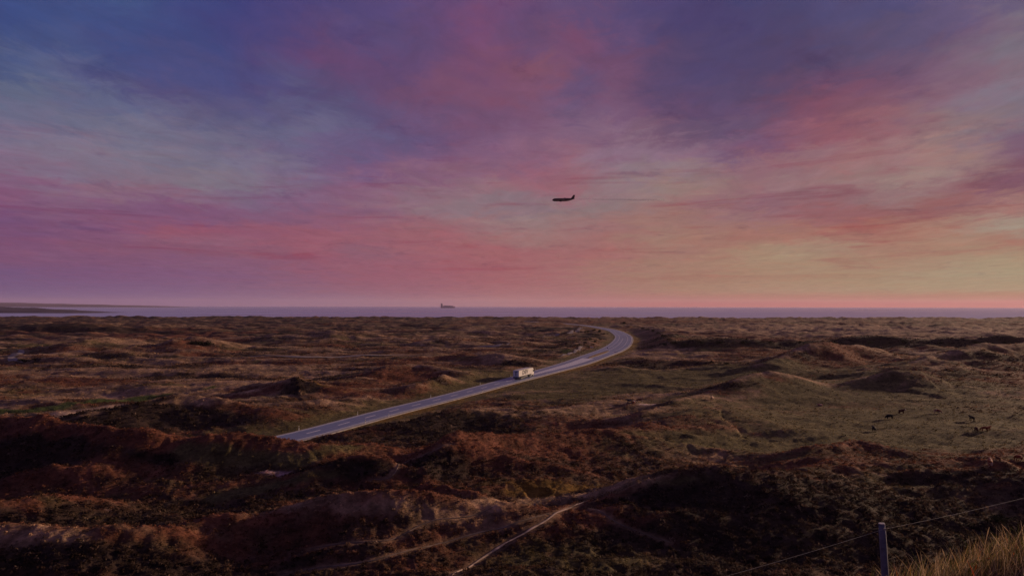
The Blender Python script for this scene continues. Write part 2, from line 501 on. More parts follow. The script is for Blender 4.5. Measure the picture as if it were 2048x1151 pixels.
# ------------------------------------------------------------------ land forms: ridges given by photo pixel and crest height
RIDGES = [  # (points (u, v, z), width towards camera, width away)
    ([(1120, 1030, 9.0), (1200, 1004, 9.8), (1304, 969, 10.8), (1415, 947, 11.5), (1500, 958, 11), (1573, 966, 10)], 18, 11),
    ([(1573, 966, 10), (1680, 924, 8.4), (1800, 922, 8.6), (1900, 914, 8.8), (1946, 913, 8.8), (2008, 934, 8.8), (2060, 955, 9), (2160, 985, 9)], 18, 9),
    ([(905, 890, 11), (960, 872, 11.5), (1080, 862, 11), (1200, 852, 11), (1300, 842, 10)], 16, 12),
    ([(905, 890, 11), (860, 925, 10), (800, 950, 9)], 10, 10),
    ([(1330, 838, 8), (1400, 818, 8.6), (1455, 815, 8.4), (1530, 834, 7.4), (1610, 858, 6.4)], 18, 14),
    ([(700, 866, 7.0), (780, 842, 8.0), (860, 826, 8.5), (960, 816, 8.5), (1100, 813, 8), (1230, 803, 7.2)], 12, 8),
    ([(-90, 832, 16), (0, 836, 15.5), (70, 846, 15), (140, 860, 14), (215, 864, 14), (300, 884, 12.5)], 14, 8),
    ([(300, 884, 12.5), (370, 888, 12), (430, 878, 13), (490, 864, 13.8), (560, 865, 13.6), (600, 871, 13), (650, 878, 12), (720, 890, 10)], 15, 8),
    ([(230, 930, 9.5), (285, 906, 10.5), (330, 906, 10.5), (380, 925, 9)], 9, 9),
    ([(-60, 925, 11), (40, 912, 11), (110, 925, 10)], 10, 8),
    ([(600, 952, 9.5), (690, 914, 11), (760, 915, 11), (830, 936, 9.5)], 10, 8),
    ([(520, 1012, 10.5), (620, 996, 12), (740, 988, 12.5), (860, 985, 12), (960, 1002, 10.5)], 16, 11),
    ([(-60, 1012, 12), (60, 1006, 11.5), (160, 1000, 10.5)], 12, 9),
    ([(60, 960, 9.5), (125, 940, 10.5), (200, 950, 9.5)], 9, 7),
    ([(0, 1070, 12), (150, 1072, 12), (300, 1064, 11.5), (420, 1050, 10.5)], 14, 9),
    ([(1000, 1010, 9), (950, 985, 10), (880, 960, 10)], 8, 7),
    ([(130, 836, 8), (250, 815, 9.5), (355, 796, 10.5), (410, 802, 9.5), (455, 806, 9.2), (520, 816, 8)], 13, 9),
    ([(515, 794, 6.2), (560, 773, 8.4), (600, 749, 11.8), (650, 768, 8.8), (705, 787, 6.4)], 17, 15),
    ([(520, 812, 6.8), (640, 800, 7.6), (760, 795, 6.8)], 9, 8),
    ([(690, 762, 7.5), (800, 733, 9), (835, 729, 9.3), (900, 742, 8.0), (960, 752, 7)], 16, 13),
    ([(830, 772, 7.5), (890, 748, 9), (905, 752, 8)], 8, 8),
    ([(1080, 718, 7), (1010, 712, 8.5), (940, 708, 9)], 14, 14),
    ([(280, 700, 8), (345, 684, 12.5), (400, 675, 14.5), (450, 682, 12), (500, 694, 8)], 22, 18),
    ([(120, 716, 7.5), (220, 704, 9), (300, 694, 9.5)], 16, 14),
    ([(140, 690, 10), (215, 676, 13), (300, 674, 12)], 26, 24),
    ([(40, 655, 12), (180, 648, 15), (320, 650, 13)], 45, 40),
    ([(820, 690, 8), (880, 676, 11), (960, 680, 9)], 22, 20),
    ([(560, 672, 10), (660, 664, 13), (780, 668, 10)], 34, 30),
    ([(1500, 742, 8), (1560, 712, 12), (1615, 690, 16.2), (1655, 685, 17), (1700, 690, 15), (1765, 706, 9)], 17, 17),
    ([(1800, 738, 9), (1870, 708, 13), (1960, 694, 15.5), (2060, 684, 17), (2160, 680, 17)], 20, 20),
    ([(1400, 790, 7.5), (1470, 762, 10.5), (1530, 742, 12.5), (1580, 752, 10.5), (1650, 768, 7)], 14, 14),
    ([(1690, 772, 7.5), (1745, 752, 10), (1795, 741, 12), (1850, 746, 11), (1910, 768, 7.5)], 14, 13),
    ([(1270, 655, 11), (1320, 668, 10.5), (1345, 684, 10), (1420, 683, 10.5), (1560, 680, 11), (1760, 679, 11), (2060, 679, 11), (2260, 678, 11)], 9, 60),
    ([(1640, 902, 8.2), (1720, 880, 8.8), (1790, 900, 8)], 10, 8),
    ([(1240, 765, 6.3), (1320, 768, 6.8), (1400, 780, 6.5)], 10, 9),
    ([(1290, 830, 7.5), (1350, 800, 8.2), (1400, 790, 8.0)], 9, 8),
]
RID = []
for pts, wf, wb in RIDGES:
    w = [flat(u, v, z) for u, v, z in pts]
    RID.append((w, [z - 5.0 for _, _, z in pts], wf, wb))

HILL_R = [0, 5, 10, 15, 22, 35, 50, 65, 80, 100, 120]
HILL_Z = [33.35, 32.2, 30.6, 28.2, 24.5, 18.0, 12.3, 8.6, 6.6, 5.4, 5.0]


def coast_y(x):
    return 1610 + 45 * fbm(x, x * 0 + 3.3, 420, 3, 91) + 0.05 * np.maximum(0, x - 500)


def macro(x, y):
    x = np.asarray(x, np.float32)
    y = np.asarray(y, np.float32)
    r = np.hypot(x, y)
    wx = x + 4.0 * fbm(x, y, 36, 2, 31)
    wy = y + 4.0 * fbm(x, y, 36, 2, 47)
    # view hill, a flat-topped rise that goes on behind the viewer
    rr = np.where(y < 0, np.abs(x) * np.exp(y / 60), r)
    hill = np.interp(rr * (1 + 0.05 * fbm(x, y, 20, 2, 5) * np.clip(r / 20 - 0.7, 0, 1)), HILL_R, HILL_Z).astype(np.float32) - 5.0
    acc = np.maximum(hill, 0) ** 4
    for w, hz, wf, wb in RID:
        xs = [p[0] for p in w]
        ys = [p[1] for p in w]
        mg = 3.2 * max(wf, wb)
        m = (wx > min(xs) - mg) & (wx < max(xs) + mg) & (wy > min(ys) - mg) & (wy < max(ys) + mg)
        if not m.any():
            continue
        d, s, h, _ = seg_dist(wx[m], wy[m], w, hz)
        ww = np.where(s > 0, wf, wb)
        q = d / ww
        p = np.exp(-(np.sqrt(q * q + 0.018) - 0.134) * 1.18)
        p = np.maximum(p - 0.05, 0) / 0.95
        acc[m] += np.maximum(h * p, 0) ** 4
    z = 5.0 + acc ** 0.25
    # low dune relief everywhere
    far = np.clip((r - 250) / 500, 0, 1)
    past = pasture(x, y)
    amp = (1.0 + 2.2 * far) * (1 - 0.55 * past) * np.clip((r - 30) / 60, 0, 1)
    b = 1 - np.abs(fbm(x / 2.0 + 0.25 * y, y, 64, 4, 3, 0.5)) * 2.4
    z = z + amp * (b - 0.35) * 1.3 + 0.75 * amp * fbm(x / 1.6, y, 24, 3, 21)
    z = z + far * 1.2 * fbm(x, y, 160, 2, 77)
    ys_ = y - 0.28 * x                                           # low slack ridges lie slantwise to the coast
    lane = np.clip((r - 45) / 40, 0, 1) * (1 - 0.55 * past)
    z = z + lane * (1.35 + 1.1 * far) * (0.32 - np.abs(fbm(x / 2.6, ys_, 19, 3, 29, 0.5)) * 2.0)
    z = z + lane * (1 - far) * 0.30 * (0.3 - np.abs(fbm(x / 3.2, ys_, 6.5, 2, 37, 0.5)) * 2.0)
    # spur with rough grass beside the fence
    z = z + 2.0 * np.exp(-((x - 8.0) ** 2 + (y - 9.0) ** 2) / (2 * 2.0 ** 2))
    # coast
    cyv = coast_y(x)
    dune = np.exp(-((y - cyv + 60) / 55) ** 2)
    z = z + dune * (2.6 + 4.5 * fbm(x, y, 120, 3, 8))
    z = np.where(y > cyv - 25, z + (-3.5 - z) * np.clip((y - cyv + 25) / 60, 0, 1) ** 1.3, z)
    # road bed
    m = (y > 40) & (y < 1400) & (x > -230) & (x < 190)
    if m.any():
        d, s, hw, _ = seg_dist(x[m], y[m], [tuple(p[:2]) for p in road_coarse], [p[2] for p in road_coarse])
        zz = z[m]
        e = d - hw
        wid = np.where(y[m] < 160, 5.0, 13 + 10 * np.clip((y[m] - 300) / 500, 0, 1) + 8 * (s > 0))
        low = np.minimum(zz, ROAD_Z + 0.2 + np.maximum(0, e - 6) * 0.22)
        near = y[m] > 158
        zz = np.where(near & (s > 0), low, zz)
        k = np.clip((e - 1.5) / wid, 0, 1)
        k = k * k * (3 - 2 * k)
        bed = ROAD_Z - 0.22
        z[m] = bed + (zz - bed) * k
    return z


def pasture(x, y):
    """Grazed flat right of the road."""
    e = ((x - 95) / 85) ** 2 + ((y - 215) / 85) ** 2
    e2 = ((x - 30) / 55) ** 2 + ((y - 260) / 60) ** 2
    return np.clip(np.maximum(1.3 - e, 1.2 - e2), 0, 1)


def hit(u, v, fn=None):
    """First place where the direction of photo pixel (u, v) meets the land."""
    du = (u - CU + ROLL * (v - CV)) / FPX
    dz_ = -(v - CV - ROLL * (u - CU)) / FPX
    t = np.geomspace(45, 2600, 900)
    zz = macro(t * du, t) if fn is None else fn(t * du, t)
    zr = CAMZ + dz_ * t
    i = np.argmax(zr < zz)
    if i == 0:
        i = len(t) - 1
    a, b = zr[i - 1] - zz[i - 1], zz[i] - zr[i]
    q = t[i - 1] + (t[i] - t[i - 1]) * (a / (a + b + 1e-9))
    return (q * du, q)


# footpaths and tracks (photo pixels, width m, sandy?)
PATHS_PX = [
    ("footpath", [(905, 1149), (960, 1118), (1010, 1086), (1060, 1058), (1095, 1038), (1115, 1024), (1150, 1010), (1190, 996)], 0.30, "pale trodden sand footpath climbing from the bottom to the fork"),
    ("footpath", [(560, 1148), (720, 1125), (800, 1105), (880, 1086), (960, 1064), (1030, 1046), (1112, 1024)], 0.18, "narrow worn footpath slanting up to the sandy fork"),
    ("footpath", [(620, 1098), (760, 1082), (850, 1046), (940, 1032), (985, 1014)], 0.12, "faint narrow footpath along the pale grassy mound"),
    ("footpath", [(1180, 1016), (1230, 1042), (1290, 1068), (1340, 1084)], 0.12, "faint footpath running down the dark heather hill"),
    ("footpath", [(740, 960), (790, 945), (810, 925), (860, 905), (905, 888)], 0.14, "worn sandy footpath up the left end of the rusty knoll"),
    ("track", [(1085, 676), (1115, 670), (1145, 662), (1165, 656)], 4.0, "pale gravel track in the hollow inside the road bend"),
    ("track", [(955, 694), (995, 692), (1020, 687)], 4.0, "short pale bend of track in the open heath"),
    ("track", [(1122, 714), (1140, 707), (1152, 702), (1166, 693)], 2.6, "narrow pale track joining the road by the grass island"),
    ("track", [(500, 714), (600, 714), (720, 712), (810, 710)], 3.0, "long thin pale track across the middle heath"),
    ("track", [(46, 726), (26, 722), (24, 714), (34, 709), (42, 705), (40, 701), (34, 700)], 4.5, "winding pale lane bending through the far heath"),
]
PATHS = []
for nm, px, w, lab in PATHS_PX:
    q = [hit(u, v) for u, v in px]
    PATHS.append((nm, catmull(q, 0.6 if w < 1 else 3.0), w, lab))


def path_mask(x, y):
    """1 on a path, falling to 0 beside it."""
    m = np.zeros(np.shape(x), np.float32)
    for _, c, w, _ in PATHS:
        c2 = c[::4] if len(c) > 12 else c
        c2 = np.vstack([c2, c[-1:]])
        mg = w + 4
        k = (x > c2[:, 0].min() - mg) & (x < c2[:, 0].max() + mg) & (y > c2[:, 1].min() - mg) & (y < c2[:, 1].max() + mg)
        if k.any():
            d, _, _, _ = seg_dist(x[k], y[k], [tuple(p) for p in c2])
            m[k] = np.maximum(m[k], np.clip(1.6 - (d - w * 0.5) / (0.35 + 0.35 * w), 0, 1))
    return m


def road_edge(x, y):
    """Distance outside the asphalt and side (+ = right-hand verge)."""
    e = np.full(np.shape(x), 1e3, np.float32)
    s = np.zeros(np.shape(x), np.float32)
    m = (y > 40) & (y < 1400) & (x > -230) & (x < 200)
    if m.any():
        d, sd_, hw, _ = seg_dist(x[m], y[m], [tuple(p[:2]) for p in road_coarse], [p[2] for p in road_coarse])
        e[m] = d - hw
        s[m] = sd_
    return e, s


def micro(x, y, cell):
    """Tussocks: lumps a few decimetres high, faded out where the mesh is too coarse for them."""
    r = np.hypot(x, y)
    p = 1 - 0.45 * pasture(x, y)
    e, _ = road_edge(x, y)
    k = np.clip((e - 2.0) / 7, 0, 1) * (1 - path_mask(x, y)) * p * np.clip((r - 12) / 25, 0.15, 1)
    z = 0.0
    for wl, a, sd_ in ((9.0, 0.30, 61), (4.2, 0.22, 62), (1.9, 0.22, 63), (0.9, 0.18, 64)):
        f = np.clip(wl / (2.4 * cell) - 0.5, 0, 1)
        if np.max(f) <= 0:
            continue
        z = z + a * f * (0.55 - np.abs(pn(x / wl, y / wl, sd_)) * 1.7)
    return z * k


def height(x, y, cell=0.3):
    x = np.atleast_1d(np.asarray(x, np.float32))
    y = np.atleast_1d(np.asarray(y, np.float32))
    return macro(x, y) + micro(x, y, np.full(x.shape, cell, np.float32))


def h1(x, y, cell=0.3):
    return float(height(x, y, cell)[0])


# ------------------------------------------------------------------ plant cover colours
CLS = ["dark", "rust", "tan", "olive", "pale", "sand", "lilac", "ochre", "green"]
CC = np.array([(0.036, 0.023, 0.018), (0.130, 0.050, 0.029), (0.27, 0.172, 0.105), (0.092, 0.073, 0.031),
               (0.30, 0.205, 0.16), (0.46, 0.34, 0.28), (0.30, 0.19, 0.19), (0.175, 0.098, 0.022), (0.062, 0.078, 0.022)])
ZONES_PX = [  # (u, v, radius u, radius v, class, strength)
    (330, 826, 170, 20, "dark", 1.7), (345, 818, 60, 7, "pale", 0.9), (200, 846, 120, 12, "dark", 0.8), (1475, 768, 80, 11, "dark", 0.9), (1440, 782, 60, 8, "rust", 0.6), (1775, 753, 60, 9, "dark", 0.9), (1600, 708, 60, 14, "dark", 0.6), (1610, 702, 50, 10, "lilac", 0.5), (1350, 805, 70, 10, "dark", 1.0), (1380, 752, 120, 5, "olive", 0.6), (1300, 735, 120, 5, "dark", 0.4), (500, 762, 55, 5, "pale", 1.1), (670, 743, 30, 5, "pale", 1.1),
    (1050, 900, 220, 45, "rust", 0.5), (1450, 850, 170, 40, "rust", 0.5), (560, 890, 130, 22, "rust", 0.7), (90, 850, 140, 14, "rust", 0.8),
    (1100, 982, 130, 13, "ochre", 1.1), (1320, 962, 90, 12, "olive", 0.6), (1480, 895, 140, 16, "olive", 0.5), (1050, 978, 60, 8, "tan", 0.5),
    (1500, 1030, 320, 70, "dark", 0.55), (700, 932, 90, 18, "dark", 0.9), (850, 842, 170, 20, "dark", 0.9), (50, 935, 90, 28, "dark", 0.9),
    (310, 918, 60, 14, "dark", 0.9), (870, 930, 50, 28, "dark", 0.7), (250, 1130, 300, 30, "dark", 0.5), (1150, 1120, 200, 30, "olive", 0.45),
    (750, 1000, 220, 16, "tan", 0.7), (560, 1020, 120, 22, "tan", 0.45), (110, 1078, 150, 8, "tan", 0.3), (350, 1062, 120, 8, "rust", 0.5),
    (555, 946, 45, 5, "lilac", 1.6), (215, 1016, 24, 6, "lilac", 1.3), (1495, 1082, 12, 5, "lilac", 1.3), (850, 1034, 14, 4, "pale", 1.0),
    (1195, 966, 22, 5, "sand", 1.5), (1290, 808, 28, 5, "sand", 2.4), (1222, 812, 9, 7, "pale", 1.2), (1430, 806, 26, 7, "pale", 0.8),
    (1112, 1022, 22, 5, "sand", 1.7), (1600, 704, 60, 14, "pale", 0.25), (1690, 702, 70, 16, "rust", 1.5), (1550, 756, 34, 8, "rust", 1.0),  # rust paints the sunlit right slopes of the right-hand hills
    (1840, 752, 36, 9, "rust", 0.8), (1600, 738, 80, 5, "dark", 0.9), (1820, 762, 150, 14, "dark", 0.35), (1950, 738, 80, 8, "pale", 0.3),
    (1950, 705, 90, 12, "dark", 0.5), (1720, 1000, 220, 50, "dark", 0.9), (1850, 1050, 150, 40, "olive", 0.5), (1700, 840, 330, 45, "olive", 0.25), (1900, 850, 200, 40, "tan", 0.15), (1380, 745, 160, 18, "olive", 0.9),  # dark and olive on the lower-right slope paint in shade
    (1330, 715, 80, 10, "tan", 0.5), (1250, 775, 160, 12, "olive", 0.6), (1500, 732, 70, 8, "tan", 0.5), (1850, 885, 160, 12, "olive", 0.5),
    (1750, 660, 320, 10, "tan", 0.9), (1400, 660, 90, 7, "tan", 0.7), (1480, 672, 150, 4, "rust", 0.4), (1240, 640, 300, 6, "rust", 0.4),
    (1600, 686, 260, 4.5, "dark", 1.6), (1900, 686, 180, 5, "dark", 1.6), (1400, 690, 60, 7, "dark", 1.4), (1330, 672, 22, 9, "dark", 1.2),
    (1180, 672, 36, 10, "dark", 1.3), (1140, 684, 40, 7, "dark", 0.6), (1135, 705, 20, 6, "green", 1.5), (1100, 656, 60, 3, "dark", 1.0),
    (720, 775, 120, 12, "rust", 0.5), (890, 790, 70, 12, "rust", 0.5), (800, 750, 90, 14, "rust", 0.8), (605, 772, 45, 14, "dark", 1.7),  # dark on the pyramid dune paints its shaded face
    (665, 778, 22, 8, "rust", 1.0), (880, 762, 34, 7, "dark", 1.2), (960, 768, 30, 6, "dark", 1.1), (1040, 728, 40, 5, "dark", 0.8),  # rust on the pyramid dune's right flank paints its sunlit side
    (950, 720, 90, 8, "tan", 0.5), (470, 720, 200, 12, "tan", 0.35), (400, 686, 34, 4, "dark", 1.3), (230, 708, 110, 4, "dark", 0.9),
    (330, 670, 130, 6, "rust", 0.7), (150, 760, 160, 14, "rust", 0.7), (120, 740, 150, 6, "tan", 0.6), (180, 788, 200, 8, "tan", 0.3),
    (380, 760, 160, 12, "tan", 0.35), (500, 745, 120, 8, "tan", 0.4), (60, 690, 80, 14, "olive", 0.7), (180, 680, 70, 7, "olive", 0.6),
    (130, 650, 220, 10, "dark", 0.6), (640, 805, 120, 8, "tan", 0.3), (60, 724, 16, 4, "dark", 1.2),
    (1400, 1000, 160, 20, "dark", 0.6), (1950, 960, 120, 20, "dark", 0.5), (1800, 1060, 250, 40, "olive", 0.35), (990, 650, 120, 2.5, "pale", 0.8),
    (900, 700, 120, 5, "pale", 0.3), (800, 716, 120, 4, "pale", 0.3), (1270, 706, 12, 3, "pale", 1.1), (1300, 707, 10, 3, "pale", 1.1),
]
STRIPS_PX = [  # (points, half width m, class, strength)
    ([(10, 824), (100, 817), (200, 803), (300, 793), (400, 780), (430, 773)], 4.0, "green", 2.6),
    ([(10, 812), (180, 796), (330, 780), (460, 768)], 8.0, "tan", 1.2),
    ([(120, 826), (230, 812), (300, 804)], 3.5, "pale", 1.6),
    ([(330, 788), (440, 774), (540, 762), (680, 748)], 5.0, "tan", 0.9),
    ([(640, 700), (760, 711), (880, 707)], 7.0, "pale", 0.4),
    ([(980, 1008), (1080, 1000), (1180, 985), (1260, 965)], 4.0, "tan", 0.8),
    ([(380, 900), (520, 902), (600, 918), (700, 895)], 2.5, "olive", 1.0),
    ([(0, 1058), (150, 1066), (300, 1058), (480, 1040)], 1.6, "tan", 0.4),
    ([(420, 1000), (560, 968), (700, 940)], 1.6, "olive", 1.0),
    ([(130, 842), (250, 818), (355, 798), (420, 803)], 1.2, "tan", 1.2),
    ([(600, 749), (640, 769), (690, 786)], 1.4, "ochre", 1.2),  # ochre paints the sunlit right ridge of the pyramid dune
    ([(60, 846), (140, 861), (215, 866), (300, 888)], 1.8, "rust", 1.0),
    ([(1200, 1000), (1304, 966), (1415, 944)], 1.5, "tan", 0.3),
]
ZN = []
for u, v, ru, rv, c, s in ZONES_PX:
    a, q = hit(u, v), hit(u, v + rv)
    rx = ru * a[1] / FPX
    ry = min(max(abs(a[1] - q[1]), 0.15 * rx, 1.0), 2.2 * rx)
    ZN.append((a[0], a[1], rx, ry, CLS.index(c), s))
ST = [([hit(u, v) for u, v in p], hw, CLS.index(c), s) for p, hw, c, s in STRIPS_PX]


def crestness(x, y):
    """How convex the land is; crests get pale grass colour as painted highlights."""
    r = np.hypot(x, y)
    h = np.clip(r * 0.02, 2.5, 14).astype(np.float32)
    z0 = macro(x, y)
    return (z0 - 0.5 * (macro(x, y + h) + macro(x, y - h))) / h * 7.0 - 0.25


def cover(x, y):
    """Colour of the plant cover and the share of heather at each place."""
    n = len(x)
    r = np.hypot(x, y)
    wx = x + 5 * fbm(x, y, 18, 3, 101) * np.clip(r / 120, 0.3, 3)
    wy = y + 7 * fbm(x, y, 18, 3, 102) * np.clip(r / 120, 0.3, 3)
    S = np.zeros((n, len(CLS)), np.float32)
    near = np.clip(1 - (r - 110) / 140, 0, 1)
    left = np.clip((30 - x) / 60, 0, 1)
    pst = pasture(x, y)
    S[:, 0] = 0.26 + 0.26 * near - 0.28 * pst
    S[:, 1] = 0.34 + 0.10 * near - 0.25 * pst
    S[:, 2] = 0.26 - 0.22 * near + 0.10 * pst
    S[:, 3] = 0.20 + 0.10 * near + 0.50 * pst
    S[:, 4] = -0.35 + 0.12 * left * (1 - near)
    S[:, 5] = -1.2
    S[:, 6] = -0.75
    S[:, 7] = -0.25
    S[:, 8] = -0.45
    for k in range(9):
        S[:, k] += 0.80 * fbm(wx / 2.4, wy - 0.28 * wx, 40, 3, 200 + 7 * k) + 0.46 * fbm(x / 2.4, y - 0.28 * x, 12, 3, 300 + 7 * k) + 0.34 * fbm(x, y, 3.2, 3, 400 + 7 * k)
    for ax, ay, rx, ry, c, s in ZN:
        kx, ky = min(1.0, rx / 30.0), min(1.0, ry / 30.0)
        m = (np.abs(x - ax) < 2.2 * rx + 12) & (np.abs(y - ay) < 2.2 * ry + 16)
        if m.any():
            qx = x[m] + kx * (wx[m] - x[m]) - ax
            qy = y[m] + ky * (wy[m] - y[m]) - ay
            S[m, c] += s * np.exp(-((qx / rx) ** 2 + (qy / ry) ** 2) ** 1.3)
    for p, hw, c, s in ST:
        px, py = np.array(p).T
        m = (x > px.min() - 20) & (x < px.max() + 20) & (y > py.min() - 20) & (y < py.max() + 20)
        if m.any():
            d, _, _, _ = seg_dist(x[m] + 0.25 * (wx[m] - x[m]), y[m] + 0.25 * (wy[m] - y[m]), p)
            S[m, c] += s * np.exp(-(d / hw) ** 2)
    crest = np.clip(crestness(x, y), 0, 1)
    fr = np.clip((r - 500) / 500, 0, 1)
    S[:, 2] += 0.50 * crest * (1 - 0.5 * near) * (1 - 0.7 * fr)  # lighter tan on crests paints in their bright highlights
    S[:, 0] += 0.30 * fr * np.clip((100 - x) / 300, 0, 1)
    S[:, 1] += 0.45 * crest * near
    e, sd_ = road_edge(x, y)
    vg = np.exp(-(np.maximum(e - 1, 0) / 6.0) ** 2)
    S[:, 7] += 2.0 * vg * (sd_ > 0)
    S[:, 3] += 0.9 * vg
    S[:, 2] += 0.4 * vg
    S[:, 0] -= 0.6 * vg
    cyv = coast_y(x)
    S[:, 2] += 0.1 * np.clip((y - cyv + 160) / 80, 0, 1)
    S[:, 5] += 3.0 * np.clip((y - cyv + 5) / 25, 0, 1)
    Wt = np.exp((S - S.max(1, keepdims=True)) * 8.5)
    Wt /= Wt.sum(1, keepdims=True)
    pm = path_mask(x, y)
    c = Wt @ CC
    g = 1 + 0.28 * fbm(x, y, 7, 3, 500) + 0.22 * fbm(x, y, 1.6, 2, 510)
    c = c * g[:, None]
    c = c * (1 - 0.45 * pm[:, None]) + 0.45 * pm[:, None] * np.array(CC[2])
    return np.clip(c, 0.004, 0.8), Wt[:, 0] + Wt[:, 1] + 0.5 * Wt[:, 6], Wt, e, pm


# ------------------------------------------------------------------ ground sheet
fine = np.radians(np.arange(-46, 46.0001, 0.102))
coarse = np.radians(np.concatenate([np.arange(48, 180, 4.0), np.arange(180, 314, 4.0)]))
AZ = np.concatenate([fine, coarse])
rr = [1.5]
while rr[-1] < 48:
    rr.append(rr[-1] * 1.055 + 0.02)
while rr[-1] < 900:
    rr.append(rr[-1] * 1.0056)
while rr[-1] < 3000:
    rr.append(rr[-1] * 1.0095)
RR = np.array(rr)
gx = np.outer(RR, np.sin(AZ)).ravel().astype(np.float32)
gy = np.outer(RR, np.cos(AZ)).ravel().astype(np.float32)
gcell = np.repeat(np.maximum(np.gradient(RR) * 0.8, RR * 0.0018), len(AZ)).astype(np.float32)
wide = np.zeros(len(AZ), np.float32)
wide[len(fine):] = 1
gcell = np.maximum(gcell, np.tile(wide, len(RR)) * np.repeat(RR, len(AZ)).astype(np.float32) * 0.05)
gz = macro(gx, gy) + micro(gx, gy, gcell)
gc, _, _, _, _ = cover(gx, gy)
nA, nR = len(AZ), len(RR)
i0 = np.arange(nR - 1)[:, None] * nA
j0 = np.arange(nA)[None, :]
j1 = (j0 + 1) % nA
F = np.stack([i0 + j0, i0 + nA + j0, i0 + nA + j1, i0 + j1], -1).reshape(-1, 4)
V = np.stack([gx, gy, gz], 1)
# centre fan closed by one vertex under the viewer
V = np.vstack([V, [[0, 0, h1(0.0, 0.0)]]])
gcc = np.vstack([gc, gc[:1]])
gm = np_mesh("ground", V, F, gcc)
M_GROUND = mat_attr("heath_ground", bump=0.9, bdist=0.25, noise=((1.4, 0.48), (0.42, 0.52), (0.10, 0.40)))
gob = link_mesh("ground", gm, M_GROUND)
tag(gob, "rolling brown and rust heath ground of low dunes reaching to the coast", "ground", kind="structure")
bmc = bmesh.new()
ring = [bmc.verts.new(V[k]) for k in range(nA)]
cvx = bmc.verts.new((0, 0, h1(0.0, 0.0)))
for k in range(nA):
    bmc.faces.new((ring[k], ring[(k + 1) % nA], cvx))
M_TURF = mat_noise("turf", (0.09, 0.06, 0.03), 0.4, 2.0, 0.95, 0.5, 9.0)
ho = obj_bm("hill", bmc, M_TURF)
tag(ho, "trodden grassy top of the viewing hill", "hill", kind="structure")

# ------------------------------------------------------------------ plant tufts on the near and middle ground
def leafy_template(k, rng, dome=True):
    T = []
    for _ in range(k):
        if dome:
            a, h = rng.uniform(0, 2 * math.pi), rng.uniform(0.05, 1.0)
            rad = math.sqrt(max(0.0, 1 - h * h)) * rng.uniform(0.55, 1.0)
            c = np.array([math.cos(a) * rad, math.sin(a) * rad, h * 0.62])
            d1 = rng.normal(size=3)
            d1 /= np.linalg.norm(d1)
            d2 = np.cross(d1, c / (np.linalg.norm(c) + 1e-6) + 0.4 * rng.normal(size=3))
            d2 /= np.linalg.norm(d2) + 1e-6
            s = rng.uniform(0.30, 0.52)
            T.append([c - d1 * s, c + d1 * s * 0.6 + d2 * s * 0.7, c + d1 * s * 0.5 - d2 * s * 0.5 + np.array([0, 0, s * 0.5])])
        else:
            a = rng.uniform(0, 2 * math.pi)
            o = np.array([math.cos(a), math.sin(a), 0])
            t = np.array([-o[1], o[0], 0])
            lean = rng.uniform(0.15, 0.9)
            T.append([o * 0.12 - t * 0.10, o * 0.12 + t * 0.10, o * lean + np.array([0, 0, rng.uniform(0.5, 1.05)])])
    return np.array(T)


def scatter(n, r0, r1, a=1.6, half=43.0):
    q = 2 - a
    u = RNG.random(n)
    r = (r0 ** q + u * (r1 ** q - r0 ** q)) ** (1 / q)
    t = np.radians(RNG.uniform(-half, half, n))
    return (r * np.sin(t)).astype(np.float32), (r * np.cos(t)).astype(np.float32), r


def tufts(name, x, y, size, k, dome, mat, label, cat, bright=1.0):
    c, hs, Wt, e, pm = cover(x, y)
    if dome:
        keep = (RNG.random(len(x)) < np.clip(0.15 + 1.1 * hs, 0, 1))
        size = size * (0.75 + 0.5 * Wt[:, 0] + 0.25 * Wt[:, 6])
    else:
        keep = (RNG.random(len(x)) < np.clip(0.45 + 1.0 * (1 - hs), 0, 1))
    keep &= (e > 2.2 + size) & (pm < 0.7) & (Wt[:, 5] < 0.3)
    x, y, c, size = x[keep], y[keep], c[keep], size[keep]
    n = len(x)
    r = np.hypot(x, y)
    z = macro(x, y) + micro(x, y, np.maximum(r * 0.0056 * 0.8, r * 0.0018).astype(np.float32)) - 0.06 * size
    tp = [leafy_template(k, np.random.default_rng(50 + i), dome) for i in range(10)]
    tp = np.array(tp)[RNG.integers(0, 10, n)]                       # n,k,3,3
    an = RNG.uniform(0, 2 * math.pi, n)
    ca, sa = np.cos(an)[:, None, None], np.sin(an)[:, None, None]
    px = tp[..., 0] * ca - tp[..., 1] * sa
    py = tp[..., 0] * sa + tp[..., 1] * ca
    s = size[:, None, None]
    vv = np.stack([px * s + x[:, None, None], py * s + y[:, None, None], tp[..., 2] * s * RNG.uniform(0.7, 1.15, n)[:, None, None] + z[:, None, None]], -1)
    cc = c * RNG.uniform(0.35, 2.0, (n, 1)) * bright
    dry = (RNG.random(n) < 0.05)[:, None]
    cc = np.where(dry, cc * 0.4 + np.array([0.12, 0.085, 0.065]) * RNG.uniform(0.4, 1.2, (n, 1)), cc)
    cc = cc[:, None, :] * RNG.uniform(0.6, 1.55, (n, k, 1))
    cc = np.repeat(cc[:, :, None, :], 3, 2)
    vv = vv.reshape(-1, 3)
    me = np_mesh(name, vv, np.arange(len(vv)).reshape(-1, 3), np.clip(cc.reshape(-1, 3), 0, 0.8), smooth=False)
    o = link_mesh(name, me, mat)
    return tag(o, label, cat, kind="stuff")


